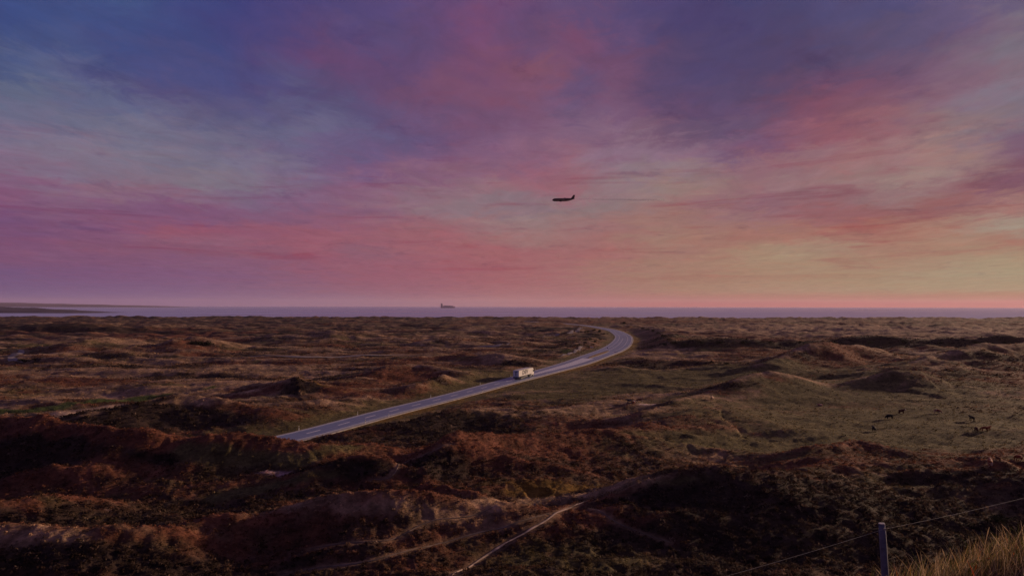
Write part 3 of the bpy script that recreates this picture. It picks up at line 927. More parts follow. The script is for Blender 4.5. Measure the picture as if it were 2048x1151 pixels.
M_HEATHER = mat_attr("heather_sprigs", noise=((2.5, 0.25),), translucent=0.3)
M_GRASS = mat_attr("dry_grass", noise=((2.5, 0.25),), translucent=0.45)
x, y, r = scatter(135000, 56, 620, 1.75)
size = RNG.uniform(0.16, 0.42, len(x)) * np.clip((r / 110) ** 0.55, 0.8, 2.2)
tufts("heather", x, y, size.astype(np.float32), 9, True, M_HEATHER, "dark and rusty heather bushes covering the rolling dunes", "heather")
x, y, r = scatter(90000, 56, 460, 1.7)
size = RNG.uniform(0.12, 0.30, len(x)) * np.clip((r / 110) ** 0.5, 0.8, 1.8)
tufts("dry_grass", x, y, size.astype(np.float32), 5, False, M_GRASS, "tan tufts of dry grass between the heather and over the pasture", "grass", 1.1)

# ------------------------------------------------------------------ sea, headlands
m = bpy.data.materials.new("sea_water")
m.use_nodes = True
T = NT(m.node_tree)
b = m.node_tree.nodes['Principled BSDF']
b.inputs['Base Color'].default_value = (0.32, 0.34, 0.60, 1)
b.inputs['Roughness'].default_value = 0.22
b.inputs['IOR'].default_value = 1.33
b.inputs['Specular Tint'].default_value = (0.75, 0.78, 1.0, 1)
g = T.n('ShaderNodeNewGeometry')
mp = T.n('ShaderNodeMapping')
mp.inputs['Scale'].default_value = (0.012, 0.03, 1)
T.link(g.outputs['Position'], mp.inputs[0])
mp2 = T.n('ShaderNodeMapping')
mp2.inputs['Scale'].default_value = (0.0004, 0.0022, 1)
T.link(g.outputs['Position'], mp2.inputs[0])
bn = T.n('ShaderNodeBump')
bn.inputs['Strength'].default_value = 0.25
bn.inputs['Distance'].default_value = 0.5
T.link(T.noise(mp.outputs[0], 1.0, 5, 0.6), bn.inputs['Height'])
T.link(bn.outputs[0], b.inputs['Normal'])
wn_ = T.noise(mp2.outputs[0], 1.0, 5, 0.65)
T.link(T.maprange(wn_, 0.35, 0.65, 0.22, 0.5), b.inputs['Roughness'])
T.link(T.mixc(T.maprange(wn_, 0.32, 0.68, 0, 1), (0.25, 0.27, 0.52), (0.44, 0.43, 0.66)), b.inputs['Base Color'])
M_SEA = m
n = 96
vs = [(0, 0, 0)]
for rad in (1200, 1800, 2400, 3500, 6000, 12000, 26000):
    vs += [(rad * math.sin(2 * math.pi * k / n), rad * math.cos(2 * math.pi * k / n), 0) for k in range(n)]
fs = []
for q in range(6):
    for k in range(n):
        k2 = (k + 1) % n
        fs.append((1 + q * n + k, 1 + (q + 1) * n + k, 1 + (q + 1) * n + k2, 1 + q * n + k2))
sea = link_mesh("sea", np_mesh("sea", np.array(vs), np.array(fs), None), M_SEA)
tag(sea, "calm lilac sea beyond the dunes reaching to the horizon", "sea", kind="structure")


def headland(name, x0, x1, y0, depth, hfun, mat, label, nx=260, ny=14, seed=0):
    X = np.linspace(x0, x1, nx)
    Y = np.linspace(0, 1, ny)
    GX, GY = np.meshgrid(X, Y)
    yy = y0 + depth * GY + 0.12 * depth * fbm(GX.ravel(), GX.ravel() * 0 + 1, (x1 - x0) / 5, 3, seed).reshape(GX.shape)
    prof = np.sin(np.pi * np.clip(GY, 0, 1)) ** 0.7
    zz = hfun(GX) * prof * (1 + 0.35 * fbm(GX.ravel(), yy.ravel(), (x1 - x0) / 9, 4, seed + 5).reshape(GX.shape)) - 0.6
    vv = np.stack([GX.ravel(), yy.ravel(), zz.ravel()], 1)
    a = np.arange(ny - 1)[:, None] * nx
    bb = np.arange(nx - 1)[None, :]
    ff = np.stack([a + bb, a + bb + 1, a + nx + bb + 1, a + nx + bb], -1).reshape(-1, 4)
    o = link_mesh(name, np_mesh(name, vv, ff), mat)
    return tag(o, label, "headland", kind="structure")


M_FARLAND = mat_noise("far_dunes", (0.045, 0.032, 0.062), 0.5, 0.01, 0.95)
headland("headland", -2950, -1820, 2950, 420, lambda X: 26 * np.clip((-1850 - X) / 470, 0, 1) ** 0.85, M_FARLAND,
         "low dark dune spit running out into the lilac water", seed=3)
headland("headland", -14500, -6300, 12300, 1500, lambda X: 82 * np.clip((-6400 - X) / 3600, 0, 1) ** 0.55, M_FARLAND,
         "long hazy headland on the horizon beyond the dune spit", seed=9)

# ------------------------------------------------------------------ road, markings, shoulders
def offsets(c, off):
    t = np.gradient(c[:, :2], axis=0)
    t /= np.linalg.norm(t, axis=1, keepdims=True)
    nrm = np.stack([t[:, 1], -t[:, 0]], 1)                       # right-hand side
    return c[:, :2] + nrm * np.asarray(off).reshape(-1, 1)


def ribbon(c, lo, hi, z):
    a, b_ = offsets(c, lo), offsets(c, hi)
    zz = np.broadcast_to(np.asarray(z, float), (len(c),))
    vv = np.empty((2 * len(c), 3))
    vv[0::2, :2], vv[1::2, :2] = a, b_
    vv[0::2, 2] = vv[1::2, 2] = zz
    k = np.arange(len(c) - 1) * 2
    ff = np.stack([k, k + 1, k + 3, k + 2], 1)
    return vv, ff


HW = ROAD[:, 2]
M_PAINT = mat_noise("road_paint", (0.78, 0.76, 0.78), 0.12, 1.5, 0.6)
M_GRAVEL = mat_noise("shoulder_gravel", (0.30, 0.275, 0.27), 0.35, 0.9, 0.95, 0.4, 6.0)
M_SANDY = mat_noise("path_sand", (0.34, 0.25, 0.205), 0.6, 0.55, 0.95, 0.3, 5.0)
M_FAINT = mat_noise("trodden_earth", (0.15, 0.108, 0.088), 0.6, 0.55, 0.95, 0.3, 5.0)
M_TRACK = mat_noise("track_gravel", (0.24, 0.20, 0.19), 0.25, 0.3, 0.9)
LAT = np.array([-1, -0.93, -0.80, -0.66, -0.52, -0.38, -0.24, -0.10, 0.0, 0.10, 0.24, 0.38, 0.52, 0.66, 0.80, 0.93, 1.0])
WEAR = np.array([0.86, 0.92, 1.0, 1.14, 1.0, 0.93, 1.12, 1.02, 0.90, 1.02, 1.12, 0.93, 1.0, 1.14, 1.0, 0.92, 0.84])
nl = len(LAT)
vv = np.zeros((len(ROAD), nl, 3))
for q, l_ in enumerate(LAT):
    vv[:, q, :2] = offsets(ROAD, HW * l_)
vv[:, :, 2] = ROAD_Z + 0.02 * (1 - np.abs(LAT))[None, :] - 0.02
vv = vv.reshape(-1, 3)
wn = WEAR[None, :] * (1 + 0.16 * fbm(vv[:, 0], vv[:, 1], 30, 3, 81).reshape(-1, nl) + 0.10 * fbm(vv[:, 0], vv[:, 1], 5, 2, 83).reshape(-1, nl))
wn = np.where(np.floor(np.arange(len(ROAD)) / 17)[:, None] % 4 == 1, wn * 0.90, wn)            # resurfaced lengths
rc = wn.reshape(-1, 1) * np.array([[0.150, 0.180, 0.285]])
a_ = np.arange(len(ROAD) - 1)[:, None] * nl
b_ = np.arange(nl - 1)[None, :]
ff = np.stack([a_ + b_, a_ + b_ + 1, a_ + nl + b_ + 1, a_ + nl + b_], -1).reshape(-1, 4)
nv = len(vv)
edgeL, edgeR = np.arange(len(ROAD)) * nl, np.arange(len(ROAD)) * nl + nl - 1
skirt = np.vstack([vv[edgeL], vv[edgeR]]) - np.array([[0, 0, 0.35]])
nR_ = len(ROAD)
i_ = np.arange(nR_ - 1)
s1f = np.stack([edgeL[:-1], edgeL[1:], nv + i_ + 1, nv + i_], 1)
s2f = np.stack([edgeR[:-1], nv + nR_ + i_, nv + nR_ + i_ + 1, edgeR[1:]], 1)
M_ASPH2 = mat_attr("worn_asphalt", rough=0.5, spec=0.45, noise=((0.6, 0.10), (6.0, 0.12)), bump=0.1, bdist=0.02)
road = link_mesh("road", np_mesh("road", np.vstack([vv, skirt]), np.vstack([ff, s1f, s2f]), np.vstack([rc, rc[:2 * nR_] * 0 + rc.mean(0)]), False), M_ASPH2)
k = np.arange(len(ROAD) - 1) * 2
nv = 2 * len(ROAD)
side1 = np.stack([k, k + 2, k + 2 + nv, k + nv], 1)
side2 = np.stack([k + 1, k + 1 + nv, k + 3 + nv, k + 3], 1)
tag(road, "two-lane grey asphalt road sweeping through the heath into a bend", "road", kind="structure")
for sgn, lab in ((-1, "pale gravel shoulder on the seaward edge of the road"), (1, "pale gravel shoulder on the hill-side edge of the road")):
    lo, hi = (-HW - 0.75, -HW - 0.02) if sgn < 0 else (HW + 0.02, HW + 1.25)
    vv, ff = ribbon(ROAD, lo, hi, ROAD_Z - 0.06)
    lowv = vv.copy()
    lowv[:, 2] -= 0.4
    o = link_mesh("shoulder", np_mesh("shoulder", np.vstack([vv, lowv]), np.vstack([ff, side1, side2]), None, False), M_GRAVEL)
    tag(o, lab, "shoulder", kind="structure")
for sgn in (-1, 1):
    c0, c1 = (HW - 0.50), (HW - 0.24)
    vv, ff = ribbon(ROAD, (-c1 if sgn < 0 else c0), (-c0 if sgn < 0 else c1), ROAD_Z + 0.005)
    o = link_mesh("edge_line", np_mesh("edge_line", vv, ff, None, False), M_PAINT)
    tag(o, "white edge line painted along the %s side of the asphalt road" % ("seaward" if sgn < 0 else "hill"), "road marking", kind="structure")
# arc length
sl = np.concatenate([[0], np.cumsum(np.linalg.norm(np.diff(ROAD[:, :2], axis=0), axis=1))])


def along(s0, s1, n):
    s = np.linspace(s0, s1, n)
    return np.stack([np.interp(s, sl, ROAD[:, q]) for q in range(3)], 1)


I0 = int(np.argmin(ROAD[:, 1]))


def s_at_y(yv):
    return float(np.interp(yv, ROAD[I0:, 1], sl[I0:]))


def marks(name, off, s0, s1, dash, gap, w, label):
    vs_, fs_, base = [], [], 0
    s = s0
    while s < s1:
        c = along(s, min(s + dash, s1), 6 if dash > 40 else 4)
        if dash > 100:
            c = along(s, min(s + dash, s1), int(dash / 5))
        o_ = off(c)
        v_, f_ = ribbon(c, o_ - w / 2, o_ + w / 2, ROAD_Z + 0.006)
        vs_.append(v_)
        fs_.append(f_ + base)
        base += len(v_)
        s += dash + gap
    o = link_mesh(name, np_mesh(name, np.vstack(vs_), np.vstack(fs_), None, False), M_PAINT)
    return tag(o, label, "road marking", kind="structure")


sA, sB, sC, sD = s_at_y(272), s_at_y(392), s_at_y(455), s_at_y(800)
marks("centre_line", lambda c: c[:, 2] * 0, 20, sA, 5, 7, 0.34, "white dashed centre line on the straight road")
marks("lane_line", lambda c: -(c[:, 2] - 3.9) , sA, sD, sD - sA, 10, 0.22, "solid white line left of the central hatching in the bend")
marks("lane_line", lambda c: (c[:, 2] - 3.9), sA, sD, sD - sA, 10, 0.22, "solid white line right of the central hatching in the bend")
marks("turn_lane_line", lambda c: c[:, 2] * 0.0 - 0.6, sC + 8, s_at_y(640), 3, 4, 0.6, "dashed white turning-lane line beyond the grass island")
marks("centre_line", lambda c: c[:, 2] * 0, sD, sl[-1] - 5, 6, 8, 0.25, "white dashed centre line after the bend")
# hatching that opens towards the island
vs_, fs_, base = [], [], 0
for s in np.arange(sA + 30, sB - 2, 2.4):
    c = along(s, s + 1.6, 3)
    h = np.maximum(c[:, 2] - 4.1, 0.05)
    v_, f_ = ribbon(c, -h, h, ROAD_Z + 0.004)
    vs_.append(v_); fs_.append(f_ + base); base += len(v_)
tag(link_mesh("hatching", np_mesh("hatching", np.vstack(vs_), np.vstack(fs_), None, False), M_PAINT),
    "white hatched wedge painted in front of the grass island", "road marking", kind="structure")
# grass island
c = along(sB, sC, 14)
hw_ = 1.9 * np.sin(np.linspace(0.12, math.pi - 0.35, 14)) ** 0.6
kerb, kf = ribbon(c, -hw_, hw_, ROAD_Z + 0.14)
kl = kerb.copy()
kl[:, 2] -= 0.2
k = np.arange(13) * 2
s1_ = np.stack([k, k + 2, k + 2 + 28, k + 28], 1)
s2_ = np.stack([k + 1, k + 1 + 28, k + 3 + 28, k + 3], 1)
isl = link_mesh("traffic_island", np_mesh("traffic_island", np.vstack([kerb, kl]), np.vstack([kf, s1_, s2_]), None, False), M_GRAVEL)
tag(isl, "kerbed traffic island of dry orange grass in the middle of the road", "traffic island", kind="structure")
tv, tf = ribbon(c, -hw_ * 0.86, hw_ * 0.86, ROAD_Z + 0.16)
turf = link_mesh("turf", np_mesh("turf", tv, tf, None, False), mat_noise("island_turf", (0.20, 0.10, 0.03), 0.4, 0.5, 0.95), isl)

# footpaths and tracks draped over the land
for nm, c, w, lab in PATHS:
    c3 = np.column_stack([c, np.full(len(c), w)])
    wv = w * (0.85 + 0.7 * fbm(c[:, 0], c[:, 1], 5.0, 2, 71)) * np.clip(np.minimum(np.arange(len(c)), np.arange(len(c))[::-1]) / (0.12 * len(c)), 0.15, 1)
    rows = []
    for q in (-0.5, -0.17, 0.17, 0.5):
        xy = offsets(c3, wv * q)
        rr_ = np.hypot(xy[:, 0], xy[:, 1])
        zz = height(xy[:, 0], xy[:, 1], 0.3) + 0.05 + 0.0012 * rr_ * (w > 1) + (0.04 if abs(q) < 0.3 else -0.03)
        rows.append(np.column_stack([xy, zz]))
    A = np.stack(rows, 1)                                         # n,4,3
    n_ = len(c)
    a = np.arange(n_ - 1)[:, None] * 4
    bb = np.arange(3)[None, :]
    ff = np.stack([a + bb, a + bb + 1, a + 4 + bb + 1, a + 4 + bb], -1).reshape(-1, 4)
    o = link_mesh(nm, np_mesh(nm, A.reshape(-1, 3), ff), M_TRACK if w > 1 else (M_SANDY if w > 0.2 else M_FAINT))
    tag(o, lab, "path" if nm == "footpath" else "track", kind="structure")

# ------------------------------------------------------------------ articulated lorry
M_WHITE = mat_noise("lorry_white", (0.44, 0.43, 0.435), 0.05, 0.6, 0.45, spec=0.4)
M_REAR = mat_noise("lorry_doors", (0.66, 0.70, 0.78), 0.08, 1.2, 0.4, spec=0.4)
M_BLUE = mat_noise("lettering_blue", (0.004, 0.006, 0.035), 0.1, 2.0, 0.5)
M_DKBLUE = mat_noise("door_mark_blue", (0.05, 0.14, 0.26), 0.15, 2.0, 0.5)
M_TYRE = mat_noise("tyre_rubber", (0.02, 0.02, 0.022), 0.3, 8.0, 0.9)
M_RIM = mat_noise("steel_rim", (0.16, 0.16, 0.17), 0.1, 8.0, 0.4, metallic=0.6)
M_CHAS = mat_noise("chassis_dark", (0.03, 0.03, 0.035), 0.3, 3.0, 0.7)
M_RED = mat_noise("lamp_red", (0.42, 0.02, 0.015), 0.1, 5.0, 0.3)
M_GLASS = mat_noise("cab_glass", (0.02, 0.025, 0.03), 0.1, 2.0, 0.08, spec=0.6)
M_MUD = mat_noise("underrun_grey", (0.07, 0.07, 0.08), 0.2, 3.0, 0.6)


def build_lorry():
    t = empty("articulated_lorry")
    X0, X1 = 0.0, 13.6                                  # trailer rear to front
    bm = bmesh.new()
    box(bm, ((X0 + X1) / 2, 0, 2.62), (13.6, 2.55, 2.76), bev=0.05)
    tr = obj_bm("trailer_box", bm, M_WHITE, t)
    bm = bmesh.new()                                     # curtain posts and rails
    box(bm, (0, 0, 0), (0.05, 0.02, 2.5))
    rib = obj_bm("side_rib", bm, M_WHITE, tr)
    spots = [(float(xx), s * 1.279, 2.60) for xx in np.linspace(0.6, 13.0, 14) for s in (-1, 1)]
    rib.location = spots[0]
    for q in spots[1:]:
        link_mesh("side_rib", rib.data, None, tr).location = q
    for s in (-1, 1):
        bm = bmesh.new()
        box(bm, (6.8, s * 1.285, 3.93), (13.5, 0.05, 0.12))
        box(bm, (6.8, s * 1.285, 1.30), (13.5, 0.05, 0.14))
        obj_bm("side_rail", bm, M_MUD, tr)
    for s in (-1, 1):
        bm = bmesh.new()
        box(bm, (-0.03, s * 0.62, 2.62), (0.06, 1.2, 2.58), bev=0.015)
        d = obj_bm("rear_door", bm, M_REAR, t)
        for q in (0.25, 0.85):
            bm = bmesh.new()
            cyl(bm, (-0.09, s * q, 1.36), (-0.09, s * q, 3.88), 0.025, n=8)
            obj_bm("lock_rod", bm, M_RIM, d)
    bm = bmesh.new()
    box(bm, (-0.075, 0.0, 3.30), (0.01, 1.15, 0.42))
    box(bm, (-0.075, 0.05, 2.35), (0.01, 0.42, 1.45))
    obj_bm("door_mark", bm, M_DKBLUE, t)
    bm = bmesh.new()
    box(bm, (6.6, 0.42, 1.06), (12.6, 0.12, 0.30))
    box(bm, (6.6, -0.42, 1.06), (12.6, 0.12, 0.30))
    for xx in (0.4, 2.4, 3.7, 5.0, 8.0, 11.5):
        box(bm, (xx, 0, 1.08), (0.12, 2.3, 0.16))
    obj_bm("chassis", bm, M_CHAS, t)
    bm = bmesh.new()
    box(bm, (0.05, 0, 0.58), (0.12, 2.45, 0.20), bev=0.02)
    box(bm, (0.15, 0.7, 0.85), (0.10, 0.10, 0.5))
    box(bm, (0.15, -0.7, 0.85), (0.10, 0.10, 0.5))
    obj_bm("rear_bumper", bm, M_MUD, t)
    bm = bmesh.new()
    box(bm, (0.02, 0, 0.98), (0.06, 2.45, 0.34))
    obj_bm("lamp_board", bm, M_DKBLUE, t)
    for s in (-1, 1):
        bm = bmesh.new()
        box(bm, (-0.035, s * 1.0, 0.98), (0.05, 0.36, 0.16), bev=0.015)
        obj_bm("tail_light", bm, M_RED, t)
        bm = bmesh.new()
        box(bm, (7.3, s * 1.22, 0.78), (3.6, 0.05, 0.40), bev=0.01)
        obj_bm("side_guard", bm, M_MUD, t)
        bm = bmesh.new()
        box(bm, (0.75, s * 1.0, 0.62), (0.03, 0.5, 0.55))
        obj_bm("mud_flap", bm, M_CHAS, t)
    for s in (-0.8, 0.8):
        bm = bmesh.new()
        cyl(bm, (9.4, s, 0.05), (9.4, s, 1.1), 0.07, n=8)
        obj_bm("landing_leg", bm, M_CHAS, t)

    def wheel(xx, s, dual=False):
        bm = bmesh.new()
        w_ = 0.56 if dual else 0.38
        y0 = s * 1.25
        y1 = s * (1.25 - w_)
        cyl(bm, (xx, y0, 0.52), (xx, y1, 0.52), 0.52, n=20)
        es = [e for e in bm.edges if len(e.link_faces) == 2 and abs(e.calc_face_angle(0)) > 1]
        bmesh.ops.bevel(bm, geom=es, offset=0.05, segments=2, affect='EDGES')
        wv = obj_bm("wheel", bm, M_TYRE, t, True)
        bm = bmesh.new()
        cyl(bm, (xx, y0 + s * 0.012, 0.52), (xx, y0 - s * 0.1, 0.52), 0.29, 0.27, n=16)
        cyl(bm, (xx, y0 + s * 0.03, 0.52), (xx, y0 - s * 0.1, 0.52), 0.12, n=10)
        obj_bm("rim", bm, M_RIM, wv)
    for xx in (2.4, 3.7, 5.0):
        for s in (-1, 1):
            wheel(xx, s)
    for s in (-1, 1):
        wheel(12.0, s, True)
        wheel(15.65, s)
    # tractor
    bm = bmesh.new()
    prof = [(14.25, 0.75), (16.35, 0.55), (16.55, 0.9), (16.52, 2.1), (16.25, 3.0), (15.6, 3.55), (14.6, 3.95), (14.25, 3.95)]
    loft(bm, [[(px_, yv, pz_) for px_, pz_ in prof] for yv in (-1.24, 1.24)])
    es = [e for e in bm.edges if e.calc_face_angle(0) > 0.5]
    bmesh.ops.bevel(bm, geom=es, offset=0.06, segments=2, affect='EDGES')
    cab = obj_bm("cab", bm, M_WHITE, t)
    for s in (-1, 1):
        bm = bmesh.new()
        box(bm, (15.75, s * 1.245, 2.45), (0.95, 0.02, 0.75), bev=0.005)
        obj_bm("side_window", bm, M_GLASS, cab)
        bm = bmesh.new()
        box(bm, (16.35, s * 1.48, 2.35), (0.12, 0.22, 0.8), bev=0.03)
        box(bm, (16.30, s * 1.30, 2.70), (0.06, 0.32, 0.05))
        obj_bm("mirror", bm, M_CHAS, cab)
        bm = bmesh.new()
        box(bm, (16.52, s * 0.9, 0.95), (0.10, 0.42, 0.26), bev=0.03)
        obj_bm("headlight", bm, M_RIM, cab)
        bm = bmesh.new()
        box(bm, (13.8, s * 1.12, 0.85), (1.3, 0.26, 0.6), bev=0.06)
        obj_bm("fuel_tank", bm, M_RIM, t)
        bm = bmesh.new()
        box(bm, (13.95, s * 1.20, 2.5), (0.5, 0.05, 2.6), bev=0.01)
        obj_bm("air_deflector", bm, M_WHITE, t)
    bm = bmesh.new()
    box(bm, (16.42, 0, 2.55), (0.05, 2.1, 0.95), Matrix.Rotation(R(-10), 4, 'Y'))
    obj_bm("windscreen", bm, M_GLASS, cab)
    bm = bmesh.new()
    box(bm, (14.3, 0.4, 0.82), (4.4, 0.10, 0.28))
    box(bm, (14.3, -0.4, 0.82), (4.4, 0.10, 0.28))
    box(bm, (12.4, 0, 1.08), (1.2, 1.0, 0.10))
    obj_bm("tractor_frame", bm, M_CHAS, t)
    # lettering on both sides
    cu = bpy.data.curves.new("lettering", 'FONT')
    cu.body = "DSV"
    cu.size = 2.35
    cu.offset = 0.15
    cu.shear = 0.12
    cu.space_character = 1.12
    cu.align_x = 'CENTER'
    cu.align_y = 'CENTER'
    cu.extrude = 0.004
    to = bpy.data.objects.new("lettering_source", cu)
    COL.objects.link(to)
    dg = bpy.context.evaluated_depsgraph_get()
    me = bpy.data.meshes.new_from_object(to.evaluated_get(dg))
    bpy.data.objects.remove(to)
    me.materials.clear()
    me.materials.append(M_BLUE)
    for s in (-1, 1):
        lo = link_mesh("lettering", me, M_BLUE, t)
        lo.matrix_local = Matrix.Translation((6.5, s * 1.300, 2.66)) @ Matrix.Rotation(0 if s < 0 else math.pi, 4, 'Z') @ Matrix.Rotation(R(90), 4, 'X') @ Matrix.Diagonal((1.35, 1, 1, 1))
        lo["label"] = "dark blue DSV lettering on the trailer side"
    return t


lorry = build_lorry()
s_l = s_at_y(278)
cA, cB = along(s_l, s_l + 16, 2)
tv_ = cB[:2] - cA[:2]
tv_ = tv_ / np.linalg.norm(tv_)
pos = cA[:2] + np.array([tv_[1], -tv_[0]]) * 1.0
lorry.location = (pos[0], pos[1], ROAD_Z + 0.004)
lorry.scale = (1.06, 1.0, 0.95)
lorry.rotation_euler = (0, 0, math.atan2(tv_[1], tv_[0]))
tag(lorry, "white articulated lorry with blue side lettering driving away along the road", "lorry")

# ------------------------------------------------------------------ reflector posts and signs
M_PWHITE = mat_noise("post_white", (0.78, 0.76, 0.74), 0.08, 4.0, 0.6)
M_PBLACK = mat_noise("post_black", (0.02, 0.02, 0.02), 0.1, 4.0, 0.6)
M_REFL = mat_noise("reflector_yellow", (0.75, 0.45, 0.06), 0.1, 4.0, 0.2)


def make_post():
    t = empty("reflector_post")
    bm = bmesh.new()
    loft(bm, [[(-0.06, -0.05, z_), (0.06, -0.05, z_), (0.06, 0.02, z_), (0.0, 0.06, z_), (-0.06, 0.02, z_)] for z_ in (0, 1.05)])
    obj_bm("post", bm, M_PWHITE, t)
    bm = bmesh.new()
    loft(bm, [[(-0.064, -0.054, z_), (0.064, -0.054, z_), (0.064, 0.024, z_), (0.0, 0.064, z_), (-0.064, 0.024, z_)] for z_ in (0.66, 0.88)])
    bd = obj_bm("band", bm, M_PBLACK, t)
    bm = bmesh.new()
    box(bm, (0, -0.058, 0.77), (0.07, 0.012, 0.16))
    obj_bm("reflector", bm, M_REFL, bd)
    return t


proto = make_post()
first = True
for sgn, lst, lab, grp in (
        (-1, [163, 186, 222, 258, 288, 318, 362, 410, 462, 520, 600, 690, 800, 950], "white reflector post on the seaward verge of the road", "reflector posts on the seaward verge"),
        (1, [176, 186.5, 240, 300, 372, 440, 520, 612, 700, 800, 920, 1060], "white reflector post on the hill-side verge of the road", "reflector posts on the hill-side verge")):
    for yv in lst:
        s = s_at_y(yv)
        c = along(s - 1, s + 1, 2)
        d = (c[1] - c[0])[:2]
        d /= np.linalg.norm(d)
        q = c.mean(0)
        o_ = sgn * (q[2] + 0.9)
        p = q[:2] + np.array([d[1], -d[0]]) * o_
        o = proto if first else copy_tree(proto)
        first = False
        o.location = (p[0], p[1], ROAD_Z - 0.16)
        o.rotation_euler = (random.uniform(-.02, .02), random.uniform(-.02, .02), math.atan2(d[1], d[0]) - math.pi / 2)
        tag(o, lab, "reflector post", grp)

M_SRED = mat_noise("sign_red", (0.45, 0.03, 0.03), 0.1, 3.0, 0.4)
M_SBLUE = mat_noise("sign_blue", (0.03, 0.08, 0.30), 0.1, 3.0, 0.4)
M_POLE = mat_noise("galvanised_pole", (0.50, 0.50, 0.52), 0.12, 5.0, 0.45, metallic=0.3)


def place_sign(name, y_road, off, label, cat, maker):
    s = s_at_y(y_road)
    c = along(s - 1, s + 1, 2)
    d = (c[1] - c[0])[:2]
    d /= np.linalg.norm(d)
    q = c.mean(0)
    p = q[:2] + np.array([d[1], -d[0]]) * (off(q[2]))
    t = empty(name, (p[0], p[1], ROAD_Z - 0.2), math.atan2(d[1], d[0]) - math.pi / 2)
    maker(t)
    return tag(t, label, cat)


def keep_sign(t):
    bm = bmesh.new()
    cyl(bm, (0, 0, 0), (0, 0, 2.9), 0.045, n=10)
    obj_bm("pole", bm, M_POLE, t)
    bm = bmesh.new()
    cyl(bm, (0, -0.05, 2.5), (0, -0.075, 2.5), 0.36, n=24)
    pl = obj_bm("plate", bm, M_SBLUE, t)
    bm = bmesh.new()
    cyl(bm, (0, -0.045, 2.5), (0, -0.055, 2.5), 0.40, n=24)
    obj_bm("rim", bm, M_PWHITE, pl)
    bm = bmesh.new()
    box(bm, (0.02, -0.082, 2.48), (0.10, 0.01, 0.40), Matrix.Rotation(R(-45), 4, 'Y'))
    box(bm, (0.13, -0.082, 2.30), (0.08, 0.01, 0.26))
    box(bm, (0.04, -0.082, 2.34), (0.26, 0.009, 0.08))
    obj_bm("arrow", bm, M_PWHITE, pl)
    bm = bmesh.new()
    cyl(bm, (0, 0, 0.2), (0, 0, 1.3), 0.14, 0.12, n=12)
    obj_bm("bollard_sleeve", bm, M_PWHITE, t)


def chevron_board(t):
    for s in (-0.9, 0.9):
        bm = bmesh.new()
        cyl(bm, (s, 0, 0), (s, 0, 1.9), 0.045, n=8)
        obj_bm("pole", bm, M_POLE, t)
    bm = bmesh.new()
    box(bm, (0, -0.06, 1.5), (2.6, 0.03, 0.8), bev=0.008)
    b_ = obj_bm("board", bm, M_SRED, t)
    for q in (-0.85, 0.0, 0.85):
        bm = bmesh.new()
        for s in (-1, 1):
            box(bm, (q, -0.08, 1.5 + s * 0.17), (0.14, 0.008, 0.48), Matrix.Rotation(R(s * 40), 4, 'Y'))
        obj_bm("chevron", bm, M_PWHITE, b_)


def arrow_sign(t):
    for s in (-0.55, 0.55):
        bm = bmesh.new()
        cyl(bm, (s, 0, 0), (s, 0, 1.9), 0.04, n=8)
        obj_bm("pole", bm, M_POLE, t)
    bm = bmesh.new()
    prof = [(-1.15, 1.25), (0.95, 1.25), (1.25, 1.52), (0.95, 1.8), (-1.15, 1.8)]
    loft(bm, [[(a, yv, b_) for a, b_ in prof] for yv in (-0.08, -0.05)])
    obj_bm("panel", bm, M_PWHITE, t)


place_sign("road_sign", 452, lambda h: 0.0, "round blue keep-right sign on a white pole at the island tip", "road sign", keep_sign)
place_sign("road_sign", 428, lambda h: h + 1.6, "white arrow panel on two poles beside the hill-side shoulder", "road sign", arrow_sign)
place_sign("road_sign", 474, lambda h: -h - 6.0, "white arrow panel on two poles in the hollow inside the bend", "road sign", arrow_sign)
place_sign("chevron_board", 790, lambda h: h + 2.2, "red and white chevron board on the outside of the bend", "road sign", chevron_board)

